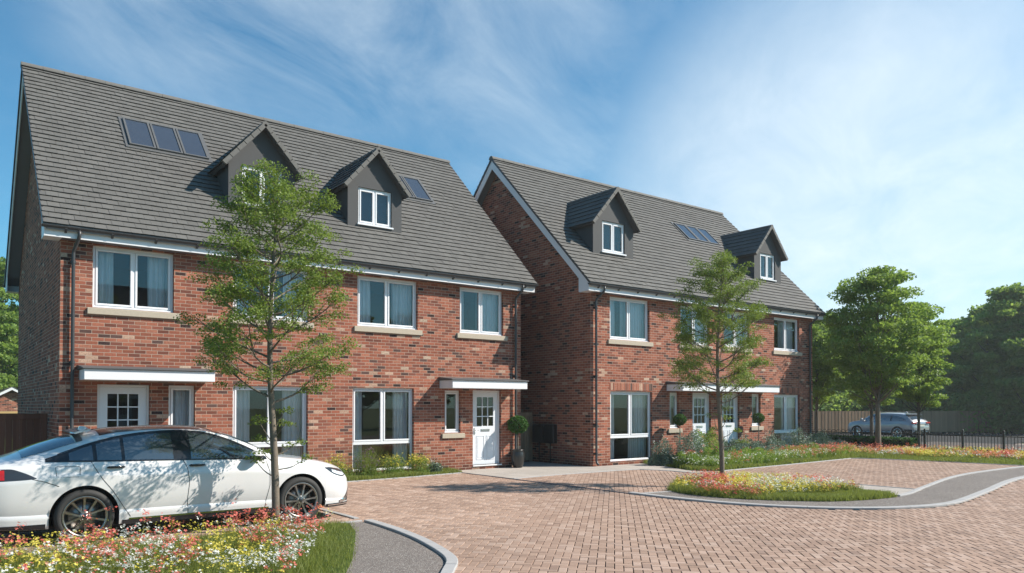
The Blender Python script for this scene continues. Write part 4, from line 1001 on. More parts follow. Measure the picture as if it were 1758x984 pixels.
# ------------------------------------------------------------------ beds: grass, flowers, shrubs
def stuff(o,label,cat): return tag(o,label,cat,kind='stuff')
def grassbed(name,poly,n,h,w,label,hfun=None,clip=None):
    P=pick(poly,n)
    if clip is not None: P=P[clip(P)]
    hh=h*(1 if hfun is None else hfun(P))*(.6+.9*nz2(P,2.2,5)); P=P+RNG.normal(0,.035,P.shape); V,F=blades(z0(P),hh,w); return stuff(npmesh(name,V,F,M_['grass']),label,'grass')
def flowerbed(name,poly,n,h,size,label,mask=None,weights=(.26,.08,.38,.30),stems=True,seed=1,k=4,cs=.35,petal_n=(3,9)):
    """clusters of small blooms on stems, drifting by colour"""
    rn=np.random.default_rng(seed); P=pick(poly,n,rn)
    if mask is not None: P=P[mask(P)]
    P=P[rn.random(len(P))<(.25+.9*nz2(P,2.6,seed+7))]; N=len(P)
    keys=['red','orange','yellow','petalw']; sc_=[nz2(P,3.0,seed+20+i)*rn.uniform(.25,1,N)*weights[i]*3 for i in range(4)]; kind=np.argmax(np.stack(sc_),0)
    hh=h*rn.uniform(.45,1.15,N)*np.where(kind==0,1.15,.92)
    parts=[];
    for i in range(4):
        m=kind==i; c=z0(P[m]); c[:,2]=hh[m]; rad=size*(2.2 if i==0 else 1.5)
        cnt=rn.integers(*petal_n,len(c)) if i!=0 else rn.integers(petal_n[0]+2,petal_n[1]+4,len(c)); C=np.repeat(c,cnt,0); q=rn.normal(0,1,C.shape)*np.array([rad,rad,rad*.7]); 
        V,F=petals(C+q,size*(1.0 if i!=0 else 1.1),k,rn); parts.append((V,F,i))
    st,F=blades(z0(P),hh,.0022,lean=.03,rng=rn); parts.append((st,F,4))
    # leaves among the stems
    L=np.repeat(z0(P),6,0); L+=rn.normal(0,.03,L.shape)*np.array([1,1,0]); L[:,2]=np.repeat(hh,6)*rn.random(len(L))*.8
    V,F=quads(L,size*1.1,.3,.35,rn); parts.append((V,F,4))
    V,F,mi=join_np(parts)
    return stuff(npmesh(name,V,F,[M_['red'],M_['orange'],M_['yellow'],M_['petalw'],M_['grass']],mi=mi),label,'flowers')
# nearest bed
vis=lambda P:(P[:,0]*.607+P[:,1]*.795>5.8)&(P[:,0]>-1.2)
def ed1(P): return np.clip(edge_dist(bed1,P)/.5,0.35,1)
grassbed('grass',bed1,90000,.12,.004,'short grass under the flowers of the nearest bed',ed1,vis)
grassbed('grass',bed1,26000,.20,.0035,'longer grass between the flowers of the nearest bed',ed1,lambda P:vis(P)&(edge_dist(bed1,P)>.22))
def m1(P): return vis(P)&((edge_dist(bed1,P)>.42)|((P[:,1]>9.9)&(P[:,0]<4.6)&(edge_dist(bed1,P)>.06)))
flowerbed('wildflowers',bed1,9500,.27,.0125,'dense red, yellow and white wildflowers in the nearest bed',m1,seed=3)
flowerbed('tall_flowers',bed1,420,.40,.014,'taller red and white flowers standing above the nearest bed',m1,weights=(.55,.15,.15,.25),seed=33,petal_n=(6,12))
# island bed
grassbed('grass',bed2,70000,.07,.006,'mown grass edge of the kerbed island bed')
flowerbed('wildflowers',bed2,4000,.22,.016,'red, yellow and white wildflowers around the tree on the island bed',lambda P:(edge_dist(bed2,P)>.05)&(P[:,1]+.18*P[:,0]>10.75)&(P[:,0]>11.9),weights=(.19,.12,.42,.32),seed=9,petal_n=(3,7))
flowerbed('wildflowers',bed2,2600,.26,.016,'taller mixed flowers on the right half of the island bed',lambda P:(edge_dist(bed2,P)>.18)&(P[:,0]>12.9)&(P[:,1]+.55*P[:,0]>16.2),weights=(.17,.14,.44,.34),seed=10,petal_n=(3,7))
P=pick(bed2,26000); P=P[P[:,1]+.35*P[:,0]>13.3]; V,F=blades(z0(P),.15,.006); stuff(npmesh('grass',V,F,M_['grass']),'longer grass among the island flowers','grass')
# far verge and bed along the railings
far=[(25.6,8.9),(33,8.0),(33,14),(27.5,16.1),(25.2,13.3),(25.1,12.9)]
grassbed('grass',far,90000,.07,.009,'mown grass strip in front of the railings')
flowerbed('wildflowers',[(27.7,8.6),(29.9,8.2),(29.5,13.8),(29.5,19.5),(27.2,19.5),(26.2,13.8)],5200,.22,.023,'orange, red and yellow wildflowers along the railings',None,weights=(.22,.28,.42,.26),seed=12,petal_n=(3,7))
flowerbed('wildflowers',[(30.4,8.2),(31.4,8.2),(31.4,13.8),(30.4,13.8)],900,.22,.023,'yellow wildflowers behind the open railings',None,weights=(.1,.2,.6,.2),seed=14,petal_n=(3,6))
h2b=[(17.35,16.1),(17.15,15.1),(16.55,13.7),(17.05,13.0),(21.5,13.25),(24.6,13.5),(26.9,13.8),(26.9,16.1)]
grassbed('grass',h2b,60000,.09,.009,'grass in the bed before the farther house')
flowerbed('wildflowers',[(16.75,13.9),(17.2,13.2),(24.4,13.75),(26.4,14.2),(26,14.9),(20,14.4),(17.4,14.9)],2600,.34,.02,'loose orange and white flowers in front of the grey shrubs',None,weights=(.35,.15,.22,.42),seed=16,petal_n=(2,6))
P=pick([(16.9,14.2),(17.3,13.3),(24.4,13.8),(26.4,14.3),(26,15.3),(18,14.9)],26000); V,F=blades(z0(P),.36,.007); stuff(npmesh('tall_grass',V,F,M_['leaf2']),'tall green leaf blades in the bed before the farther house','plants')
# grass strip under the nearer house
grassbed('grass',bedH1,60000,.08,.006,'short grass edge below the nearer house front')
def shrub(name,loc,w,d,h,mat,label,cat,group,n=3500,size=.02,bloom=None,nb=0,bsize=.015,seed=1,spiky=0,stems=0):
    root=thing(name,loc,label,cat,group); rn=np.random.default_rng(seed)
    q=rn.normal(0,1,(n,3)); q/=np.linalg.norm(q,axis=1)[:,None]; q[:,2]=np.abs(q[:,2]); q*=(rn.random((n,1))**.4)
    lump=1+.22*np.sin(q[:,:1]*7+seed)*np.sin(q[:,1:2]*6+seed*2)+.15*np.sin(q[:,2:3]*8+seed)
    q=q*lump*np.array([w/2,d/2,h]); V,F=quads(q,size,.4,.42,rn); npmesh('foliage',V,F,mat,parent=root)
    if spiky:
        P=np.column_stack([rn.normal(0,w*.2,spiky),rn.normal(0,d*.2,spiky),np.zeros(spiky)]); V,F=blades(P,h*1.3,.005,lean=.35,rng=rn); npmesh('stems',V,F,M_['grass'],parent=root)
    if nb:
        k=q[(q[:,2]>h*.45)]; k=k[rn.integers(0,len(k),nb)]*np.array([1.08,1.08,1.1]); cnt=5; C=np.repeat(k,cnt,0)+rn.normal(0,bsize*1.3,(nb*cnt,3)); V,F=petals(C,bsize,4,rn); npmesh('blooms',V,F,bloom,parent=root)
    return root
g='shrubs below the nearer house windows'
S1=[(6.25,17.0,.75,.5,.50,'leaf3','mauve',320,'dark low shrub with dull flower spikes nearest the white car nose'),
 (6.95,16.95,.8,.5,.52,'leaf2','yellow',40,'green shrub left of the lower ground window, few yellow blooms'),
 (7.7,16.95,.85,.55,.50,'leaf2','yellow',110,'yellow-flowered shrub under the middle of the ground window'),
 (8.5,16.95,.8,.55,.55,'leaf3','mauve',80,'tall grassy shrub under the right part of the window'),
 (9.25,16.98,.85,.5,.48,'leaf2','yellow',90,'yellow-flowered shrub just right of the ground window'),
 (10.0,17.05,.75,.45,.50,'leaf2','yellow',150,'yellow-flowered shrub under the small side window, by the grass tip'),
 (10.5,17.1,.5,.35,.32,'leafgrey','petalw',25,'small trailing shrub with white edges, closest to the end door')]
for i,(x,y,w_,d_,h,lm,bl,nb,lb) in enumerate(S1):
    shrub('flowering_shrub',(x,y,.01),w_,d_,h,M_[lm],lb,'shrub',g,3600,.017,M_[bl],nb,.014,seed=80+i,spiky=260 if 'grassy' in lb or 'dark' in lb else 60)
g='shrubs in the bed before the farther house'
S2=[(17.35,15.3,.8,.7,.55,'leafgrey','petalw',60,'pale grey shrub at the left end, with white flowers'),
 (17.9,14.75,1.0,.8,.80,'leafgrey','petalw',25,'blue-grey shrub below the left small topiary'),
 (18.9,14.95,.9,.8,.92,'leaf2','orange',35,'green mound in front of the left shared door'),
 (19.9,14.9,1.0,.8,.70,'leafgrey','petalw',30,'blue-grey shrub between the two shared doors'),
 (21.0,15.0,1.2,.9,.72,'leafgrey','petalw',20,'blue-grey shrub right of the shared doors, widest'),
 (22.4,15.0,1.2,.9,.74,'leafgrey','petalw',20,'blue-grey shrub left of the last ground window'),
 (23.9,15.0,1.3,.9,.74,'leafgrey','petalw',40,'blue-grey shrub under the last ground window'),
 (25.4,15.1,1.3,.9,.66,'leafgrey','petalw',40,'blue-grey shrub before the far corner downpipe'),
 (18.0,13.95,.8,.6,.48,'leaf2','red',40,'low green shrub with red blooms behind the island tree'),
 (20.0,14.1,1.2,.6,.45,'leaf2','orange',30,'low green shrub with orange blooms in mid bed'),
 (22.3,14.2,1.3,.6,.42,'leaf2','red',30,'low green shrub, front row, before the last window'),
 (19.1,14.05,1.0,.7,.40,'leaf3','petalw',60,'dark low bush with small white flowers, front of bed'),
 (21.1,14.15,1.1,.7,.38,'leafgrey','orange',40,'low grey-green bush with orange flowers, centre front of bed'),
 (23.6,14.3,1.1,.7,.38,'leaf3','petalw',50,'low dark bush right of the last window, front row'),
 (24.9,14.4,1.1,.7,.36,'leafgrey','red',50,'low grey-green bush with red flowers at the bed corner'),
 (17.2,14.3,.7,.6,.40,'leaf2','petalw',80,'low white-flowered bush at the front left tip of bed'),
 (26.9,15.4,1.2,.9,.50,'leafgrey','mauve',120,'greyish mauve shrub between the house corner and hedge')]
for i,(x,y,w_,d_,h,lm,bl,nb,lb) in enumerate(S2):
    shrub('border_shrub',(x,y,.01),w_*1.2,d_*1.2,h*1.12,M_[lm],lb,'shrub',g,8000,.026,M_[bl],nb//2,.017,seed=120+i)
shrub('climbing_plant',(2.65,17.22,0),.45,.25,1.30,M_['leaf2'],'small plant between the left downpipe and left door','plant',None,900,.02,M_['yellow'],10,.012,seed=160)
# ------------------------------------------------------------------ cars
def carpaint(name,c,metal=0,rough=.28):
    t=NT(name); n1=t.noise(t.obj(),900,2); return t.done(t.princ(c,rough,metal,.5,None,Coat_Weight=1.0,Coat_Roughness=.03))
def autoglass(name,c=(.035,.045,.055)):
    t=NT(name); return t.done(t.princ(c,.03,0,.9,None,Coat_Weight=1.0,Coat_Roughness=.02,Coat_IOR=1.9))
M_['autoglass']=autoglass('car_glass'); M_['rubber']=simple('tyre_rubber',(.028,.027,.026),.75,bump=.2,bscale=60)
M_['chrome']=simple('chrome',(.75,.76,.78),.12,metal=1); M_['gloss']=simple('gloss_trim',(.02,.022,.026),.15)
M_['disc']=simple('brake_disc',(.25,.24,.23),.4,metal=1); M_['lampred']=simple('lamp_red',(.45,.015,.012),.12,spec=.8); M_['lampdark']=simple('lamp_smoked',(.03,.032,.036),.08,spec=.9); M_['lens']=simple('lamp_lens',(.55,.58,.62),.1,spec=.8)
M_['seam']=simple('panel_gap',(.02,.02,.022),.7); M_['plate']=simple('number_plate',(.62,.60,.50),.4)
def pchip(xs,ys):
    xs=np.array(xs,float);ys=np.array(ys,float);h=np.diff(xs);dl=np.diff(ys)/h;n=len(xs);m=np.zeros(n)
    for i in range(1,n-1):
        if dl[i-1]*dl[i]>0: w1=2*h[i]+h[i-1];w2=h[i]+2*h[i-1]; m[i]=(w1+w2)/(w1/dl[i-1]+w2/dl[i])
    m[0]=dl[0];m[-1]=dl[-1]
    def f(x):
        x=min(max(x,xs[0]),xs[-1]); i=min(int(np.searchsorted(xs,x,side='right'))-1,n-2); i=max(i,0); t=(x-xs[i])/h[i]
        return float((2*t**3-3*t*t+1)*ys[i]+(t**3-2*t*t+t)*h[i]*m[i]+(-2*t**3+3*t*t)*ys[i+1]+(t**3-t*t)*h[i]*m[i+1])
    return f
class Car:
    """hull built from cross-sections; -y is the side facing the viewer of the reference"""
    def __init__(s,T,ax,rw,arch,sill,prof,bump_f=.0):
        X=T['x']; s.f={k:pchip(X,v) for k,v in T.items() if k!='x'}; s.x0,s.x1=X[0],X[-1]; s.ax=ax; s.rw=rw; s.arch=arch; s.sill=sill; s.prof=pchip([p[0] for p in prof],[p[1] for p in prof])
    def low(s,x):
        z=s.f['lo'](x)
        for a in s.ax:
            d=abs(x-a)
            if d<s.arch: z=max(z,s.rw+math.sqrt(s.arch**2-d*d)*1.0)
        return z
    def sec(s,x,full=False,nl=22,ng=9,nr=9):
        f=s.f; w=f['w'](x); zb=f['zb'](x); zt=f['zt'](x); zc=f['zc'](x); yt=f['yt'](x); lo=f['lo'](x) if full else s.low(x); base=f['lo'](x)
        P=[]
        for i in range(nl+1):
            z=lo+(zb-lo)*i/nl; t=(z-base)/max(zb-base,1e-3); P.append((w*s.prof(t),z))
        yb=P[-1][0]; 
        for i in range(1,ng+1):
            t=i/ng; P.append((yb+(yt-yb)*t+.025*math.sin(math.pi*t)*(zt-zb)/.35, zb+(zt-zb)*t))
        for i in range(1,nr+1):
            t=i/nr; y=yt*(1-t); P.append((y, zt+(zc-zt)*(1-(1-t)**2.2)))
        return P
    def stations(s):
        xs=set(np.round(np.linspace(s.x0,s.x1,110),4))
        for a in s.ax:
            for k in range(37): xs.add(round(a+s.arch*math.cos(math.pi*k/36),4))
            xs.add(round(a-s.arch-.002,4)); xs.add(round(a+s.arch+.002,4))
        for k in range(14):
            xs.add(round(s.x1-.10*(k/14)**2,4)); xs.add(round(s.x0+.10*(k/14)**2,4))
        return sorted(x for x in xs if s.x0<=x<=s.x1)
    def end(s,x,z):
        """bow the ends so bumpers curve"""
        return x
    def hull(s,mats,root,ends=None):
        xs=s.stations(); S=[s.sec(x) for x in xs]; n=len(S[0]); vs=[];fs=[]
        for side in (-1,1):
            b=len(vs)
            for x,P in zip(xs,S): vs+= [(s.dx(x,z),side*y,z) for y,z in P]
            for i in range(len(xs)-1):
                for j in range(n-1):
                    a=b+i*n+j; q=(a,a+n,a+n+1,a+1); fs.append(q if side<0 else q[::-1])
            s.nb=n
        m=len(xs)*n
        for i in (0,len(xs)-1):   # end caps, strip by strip
            for j in range(n-1):
                a=i*n+j; q=(a,a+1,m+a+1,m+a); fs.append(q if i==0 else q[::-1])
        mb=MB(); mb.add(vs,fs,0,True); o=mb.build('body',mats,root)
        me=o.data; me.validate(); import bmesh as bm_; b=bm_.new(); b.from_mesh(me); bm_.ops.remove_doubles(b,verts=b.verts,dist=.0004); bm_.ops.recalc_face_normals(b,faces=b.faces); 
        for e in b.edges:
            if len(e.link_faces)==2 and e.calc_face_angle(0)>R(38): e.smooth=False
        b.to_mesh(me); b.free(); return o
    def dx(s,x,z): return x
    def y(s,x,z):
        P=s.sec(x,True); 
        for (y0,z0),(y1,z1) in zip(P,P[1:]):
            if z0<=z<=z1: return y0+(y1-y0)*(z-z0)/max(z1-z0,1e-6)
        return P[-1][0] if z>P[-1][1] else P[0][0]
    def z(s,x,y):
        P=s.sec(x,True)
        for (y0,z0),(y1,z1) in zip(P[::-1],P[::-1][1:]):
            if y0<=y<=y1: return z0+(z1-z0)*(y-y0)/max(y1-y0,1e-6)
        return P[-1][1]
    def side_patch(s,name,xs,zb,zt,off,mat,parent,sides=(-1,1),rows=6,depth=0):
        outs=[]
        for sd in sides:
            mb=MB(); vs=[];fs=[]
            for x in xs:
                a,b=zb(x),zt(x)
                for k in range(rows+1):
                    z=a+(b-a)*k/rows; vs.append((s.dx(x,z),sd*(s.y(x,z)+off),z))
            r=rows+1
            for i in range(len(xs)-1):
                for k in range(rows): a=i*r+k; q=(a,a+r,a+r+1,a+1); fs.append(q if sd<0 else q[::-1])
            mb.add(vs,fs,0,True); outs.append(mb.build(name,mat,parent))
        return outs
    def top_patch(s,name,xs,hw,off,mat,parent,cols=14):
        mb=MB(); vs=[];fs=[]
        for x in xs:
            h=hw(x)
            for k in range(cols+1):
                y=-h+2*h*k/cols; vs.append((x+(off if False else 0),y,s.z(x,abs(y))+off))
        r=cols+1
        for i in range(len(xs)-1):
            for k in range(cols): a=i*r+k; fs.append((a,a+r,a+r+1,a+1))
        mb.add(vs,fs,0,True); return mb.build(name,mat,parent)
    def line(s,name,pts,w,off,mat,parent,sides=(-1,1)):
        """thin strip on the body side through (x,z) points"""
        P=[]; 
        for (a,b),(c,d) in zip(pts,pts[1:]):
            for k in range(6): P.append((a+(c-a)*k/6,b+(d-b)*k/6))
        P.append(pts[-1])
        for sd in sides:
            mb=MB(); vs=[]
            for i,(x,z) in enumerate(P):
                x0,z0=P[max(i-1,0)];x1,z1=P[min(i+1,len(P)-1)]; L=math.hypot(x1-x0,z1-z0) or 1; nx,nz=-(z1-z0)/L*w/2,(x1-x0)/L*w/2
                for q in (-1,1): vs.append((x+q*nx,sd*(s.y(x+q*nx,z+q*nz)+off),z+q*nz))
            fs=[(2*i,2*i+2,2*i+3,2*i+1) for i in range(len(P)-1)]
            if sd>0: fs=[f[::-1] for f in fs]
            mb.add(vs,fs); mb.build(name,mat,parent)
def lerpf(pts): return pchip([p[0] for p in pts],[p[1] for p in pts])
def wheel(root,x,yo,sd,r,rim,width,spokes,rimmat,twin=True,phase=0):
    """wheel whose outer face looks along sd*y"""
    fn=lambda a,b,h:(x+a,sd*(yo-h),r+b)
    mb=MB(); w=width
    prof=[(rim+.006,.012),(rim+.02,.004),(rim+.05,-.0),(r-.03,.006),(r-.008,.02),(r,.045),(r,w-.045),(r-.01,w-.015),(r-.04,w),(rim,w-.01),(rim-.004,.02)]
    mb.lathe(prof,fn,56); wh=mb.build('wheel',M_['rubber'],root)
    mb=MB(); mb.lathe([(rim+.004,.004),(rim-.010,.0),(rim-.022,.012),(rim-.028,.05),(rim-.03,w-.02)],fn,56)
    # spokes
    for k in range(spokes):
        a0=phase+2*math.pi*k/spokes
        for q in ((-.17,.17) if twin else (0,)):
            a1=a0+q; a2=a0+q*1.9 if twin else a0
            ri=.05; ro=rim-.02; wi,wo=.021,.024
            c1=(math.cos(a1)*ri,math.sin(a1)*ri); c2=(math.cos(a2*1.0)*ro,math.sin(a2)*ro)
            dx_,dz_=c2[0]-c1[0],c2[1]-c1[1]; L=math.hypot(dx_,dz_); nx,nz=-dz_/L,dx_/L
            vs=[]
            for (cx,cz),wd,h in ((c1,wi,.012),(((c1[0]+c2[0])/2,(c1[1]+c2[1])/2),(wi+wo)/2*.8,.020),(c2,wo,.012)):
                for s_,hh in ((-1,h+.03),(-.6,h),(.6,h),(1,h+.03)): vs.append(fn(cx+nx*wd*s_,cz+nz*wd*s_,hh))
            fs=[(i*4+j,i*4+j+1,i*4+j+5,i*4+j+4) for i in range(2) for j in range(3)]
            mb.add(vs,fs,0,False)
    mb.lathe([(.034,.014),(.062,.016),(.07,.03),(.07,.06)],fn,24)
    for k in range(5):
        a0=2*math.pi*k/5+.3; mb.lathe([(0,.010),(.009,.011),(.009,.03)],lambda a,b,h,a0=a0:fn(a+.047*math.cos(a0),b+.047*math.sin(a0),h),8)
    mb.build('rim',rimmat,wh); mb=MB(); mb.lathe([(0,.006),(.028,.007),(.034,.016)],fn,24); mb.build('hub_cap',M_['lampdark'],wh)
    mb=MB(); mb.lathe([(.06,.085),(rim*.72,.085),(rim*.72,.10),(.06,.10)],fn,40); mb.build('brake_disc',M_['disc'],wh)
    mb=MB(); mb.lathe([(0,.12),(rim-.025,.12)],fn,32); mb.build('wheel_back',M_['black'],wh)
    return wh
def liner(root,x,yo,sd,r,rw,depth):
    fn=lambda a,b,h:(x+a,sd*(yo-h),rw+b); mb=MB(); mb.lathe([(r,.0),(r,depth),(0,depth)],fn,32,a0=-.35,a1=math.pi+.35); mb.build('wheel_arch',M_['seam'],root)

# white liftback; local x = world x - 2.95, rear axle at 1.59, front axle at 4.45
OXc=2.95
T=dict(
 x =[.42,.50,.60,.80,1.10,1.45,1.75,2.02,2.63,3.02,3.31,3.61,3.93,4.19,4.45,4.80,5.05,5.22,5.33,5.38],
 zc=[.90,1.0,1.06,1.12,1.24,1.35,1.42,1.455,1.475,1.462,1.41,1.31,1.165,1.025,.985,.935,.875,.81,.73,.66],
 zt=[.86,.95,1.005,1.045,1.12,1.235,1.325,1.385,1.425,1.41,1.355,1.25,1.10,.985,.95,.90,.84,.775,.70,.62],
 yt=[.56,.64,.68,.69,.66,.62,.60,.59,.59,.60,.62,.65,.70,.73,.72,.66,.58,.50,.42,.36],
 zb=[.80,.90,.955,.985,1.02,1.035,1.035,1.03,1.02,1.01,1.0,.99,.965,.925,.885,.82,.755,.69,.62,.56],
 w =[.64,.76,.83,.885,.915,.925,.928,.93,.93,.93,.93,.93,.93,.928,.925,.90,.845,.76,.64,.52],
 lo=[.34,.29,.26,.235,.22,.215,.21,.21,.21,.21,.21,.21,.21,.21,.205,.195,.19,.19,.195,.22])
T['x']=[v-OXc for v in T['x']]
prof=[(0,.945),(.05,.962),(.14,.972),(.17,.982),(.215,.960),(.27,.972),(.45,.995),(.6,1.0),(.74,.998),(.808,.994),(.83,.972),(.9,.962),(.96,.945),(1,.915)]
car=Car(T,[1.59-OXc,4.45-OXc],.345,.395,.22,prof)
root=thing('parked_car',(OXc,11.955,0),'white liftback car parked beside the nearest flower bed, behind the young tree','car')
white=carpaint('white_paint',(.66,.65,.645),0,.3)
body=car.hull(white,root)
def rng_(a,b,n): return [a-OXc+(b-a)*i/n for i in range(n+1)]
W=lambda pts:lerpf([(x-OXc,z) for x,z in pts])
topc=W([(1.16,1.075),(1.35,1.135),(1.6,1.225),(1.74,1.268),(2.02,1.335),(2.4,1.383),(2.7,1.397),(3.0,1.380),(3.13,1.358),(3.42,1.265),(3.71,1.13),(3.95,.995)])
botc=W([(1.16,1.06),(1.73,1.045),(2.8,1.02),(3.7,.995),(3.95,.985)])
car.side_patch('window_trim',rng_(1.16,3.95,70),lambda x:botc(x)-.012,lambda x:topc(x)+.014,.004,M_['gloss'],body)
car.line('chrome_strip',[(x,topc(x)+.02) for x in rng_(1.3,3.85,16)],.010,.006,M_['gloss'],body)
tp=lambda x:topc(x)-.012; bt=lambda x:botc(x)+.006
gl=M_['autoglass']
car.side_patch('side_window',rng_(2.89,3.86,26),bt,tp,.008,gl,body)
car.side_patch('side_window',rng_(2.06,2.66,18),bt,tp,.008,gl,body)
car.side_patch('side_window',rng_(1.735,2.02,10),bt,tp,.008,gl,body)
car.side_patch('side_window',rng_(1.42,1.69,10),bt,tp,.008,gl,body)
car.top_patch('windscreen',rng_(3.24,4.17,18),lambda x:.58+.12*((x+OXc-3.24)/.93),.006,gl,body)
car.top_patch('rear_window',rng_(.92,1.60,12),lambda x:.60-.03*((x+OXc-.92)/.68),.006,gl,body)
car.top_patch('glass_roof',rng_(1.80,3.10,14),lambda x:.54,.005,M_['gloss'],body)
for pts in ([(1.66,1.04),(1.70,.96),(1.78,.82),(1.90,.66),(2.02,.46),(2.12,.30)],[(2.78,1.01),(2.83,.9),(2.85,.7),(2.83,.5),(2.84,.26)],[(3.93,.95),(3.97,.8),(3.97,.6),(3.93,.42),(3.90,.26)],[(.98,.86),(1.15,.81),(1.30,.745)]):
    car.line('panel_gap',[(x-OXc,z) for x,z in pts],.007,.0025,M_['seam'],body)
fl=[(1.27,.99),(1.52,.985),(1.535,.97),(1.53,.87),(1.515,.855),(1.29,.86),(1.275,.875),(1.262,.975),(1.27,.99)]
car.line('fuel_flap',[(x-OXc,z) for x,z in fl],.005,.0025,M_['seam'],body,sides=(-1,))
# lower dark sill and bright strip
car.side_patch('sill_trim',rng_(2.02,4.02,16),lambda x:.200,lambda x:.262,.005,M_['gloss'],body,rows=2)
car.side_patch('sill_strip',rng_(2.10,3.96,16),lambda x:.262,lambda x:.285,.008,M_['chrome'],body,rows=1)
car.side_patch('bumper_trim',rng_(.44,1.16,14),lambda x:car.f['lo'](x)+.002,lambda x:.285,.004,M_['gloss'],body,rows=2)
car.side_patch('bumper_trim',rng_(4.86,5.37,14),lambda x:car.f['lo'](x)+.002,lambda x:.245,.012,M_['gloss'],body,rows=2)
car.side_patch('splitter',rng_(4.90,5.37,14),lambda x:.215,lambda x:.232,.020,M_['chrome'],body,rows=1)
iv=W([(5.10,.26),(5.2,.30),(5.36,.50)]); car.side_patch('air_intake',rng_(5.10,5.36,8),lambda x:.26,iv,.006,M_['gloss'],body,rows=3)
iv2=W([(5.12,.27),(5.24,.30),(5.33,.44)]); car.side_patch('intake_blade',rng_(5.12,5.33,8),lambda x:iv2(x)-.035,lambda x:iv2(x)+.02,.012,M_['chrome'],body,rows=2)
for sd in (-1,1):
    # door handles
    for xh,zh in ((1.945,.955),(2.96,.935)):
        yb=car.y(xh-OXc,zh); mb=MB()
        mb.tube([(xh-OXc-.105,sd*(yb+.000),zh),(xh-OXc-.085,sd*(yb+.022),zh+.004),(xh-OXc,sd*(yb+.034),zh+.006),(xh-OXc+.085,sd*(yb+.022),zh+.004),(xh-OXc+.105,sd*(yb+.0),zh)],[.008,.015,.017,.015,.008],10)
        h=mb.build('door_handle',M_['gloss'],root)
        mb=MB(); mb.tube([(xh-OXc-.08,sd*(yb+.030),zh+.017),(xh-OXc,sd*(yb+.042),zh+.020),(xh-OXc+.08,sd*(yb+.030),zh+.017)],[.003,.004,.003],6); mb.build('handle_strip',M_['chrome'],h)
    # mirrors
    mb=MB(); cx,cz=3.80-OXc,1.045; yb=car.y(cx,1.0)
    V_=[];nn=16
    for i,(t_,rx,rz_) in enumerate(((0,.02,.015),(.03,.075,.05),(.08,.095,.068),(.14,.095,.068),(.19,.075,.055),(.215,.03,.02))):
        for k in range(nn):
            a=2*math.pi*k/nn; V_.append((cx-.02+rx*math.cos(a)*1.0-(.03*t_/.2),sd*(yb-.02+.0+t_+.03),cz+rz_*math.sin(a)))
    fs=[(i*nn+k,i*nn+(k+1)%nn,(i+1)*nn+(k+1)%nn,(i+1)*nn+k) for i in range(5) for k in range(nn)]+[tuple(range(nn))[::-1],tuple(range(5*nn,6*nn))]
    mb.add(V_,fs,0,True); m_=mb.build('wing_mirror',white,root)
    mb=MB(); mb.tube([(cx+.05,sd*(yb-.02),.985),(cx-.01,sd*(yb+.05),1.0)],[.03,.022],8); mb.add([(v[0],v[1],v[2]-.006 if v[2]<cz else cz-.004) for v in V_],fs,0,True); mb.build('mirror_base',M_['black'],m_)
    for a_ in (1.59,4.45):
        wheel(root,a_-OXc,.925,sd,.345,.255,.225,5,simple('alloy',(.36,.34,.32),.32,metal=1,var=.05),phase=.33+a_); liner(root,a_-OXc,.90,sd,.40,.345,.30)
# lamps
hl_t=W([(4.86,.806),(4.95,.803),(5.08,.782),(5.20,.752),(5.26,.715)]); hl_b=W([(4.86,.80),(4.95,.735),(5.05,.685),(5.19,.652),(5.26,.665)])
hl=car.side_patch('headlight',rng_(4.86,5.26,14),hl_b,hl_t,.004,M_['lampdark'],root,rows=5)
for h,sd in zip(hl,(-1,1)): car.side_patch('projector',rng_(4.98,5.24,8),lambda x:hl_b(x)+.016,lambda x:hl_b(x)+.012+(hl_t(x)-hl_b(x))*.5,.009,M_['lens'],h,sides=(sd,),rows=4)
tl_t=W([(.46,.95),(.60,.975),(.78,.98),(.92,.935),(1.06,.862)]); tl_b=W([(.46,.83),(.6,.835),(.8,.84),(.95,.845),(1.06,.856)])
tl=car.side_patch('tail_light',rng_(.46,1.06,16),tl_b,tl_t,.004,M_['lampdark'],root,rows=4)
for h,sd in zip(tl,(-1,1)): car.side_patch('red_lens',rng_(.47,.73,8),lambda x:tl_b(x)+.012,lambda x:tl_t(x)-.012,.009,M_['lampred'],h,sides=(sd,),rows=4)
mb=MB(); mb.prism([(1.52-OXc,1.385),(1.70-OXc,1.435),(1.70-OXc,1.45),(1.50-OXc,1.41)],lambda q,t_:(q[0],t_,q[1]),-.52,.52); mb.build('spoiler',white,root)
mb=MB(); mb.prism([(1.62-OXc,1.42),(1.78-OXc,1.425),(1.70-OXc,1.475),(1.64-OXc,1.48)],lambda q,t_:(q[0],t_,q[1]),-.02,.02); mb.build('aerial',white,root)
mb=MB(); mb.box(.55-OXc,5.25-OXc,-.60,.60,.17,.30); mb.box(2.02-OXc,4.02-OXc,-.87,.87,.19,.30); mb.build('underbody',M_['seam'],root)
mb=MB(); 
for sx in (-1,1):
    mb.bbox(3.0-OXc,3.12-OXc,sx*.36-.24,sx*.36+.24,.6,1.10,.03); mb.bbox(3.02-OXc,3.10-OXc,sx*.36-.12,sx*.36+.12,1.13,1.27,.03)
mb.build('seats',M_['black'],root)
mb=MB(); mb.bbox(5.385-OXc,5.40-OXc,-.34,.34,.30,.52,.01); mb.build('grille',M_['gloss'],root)

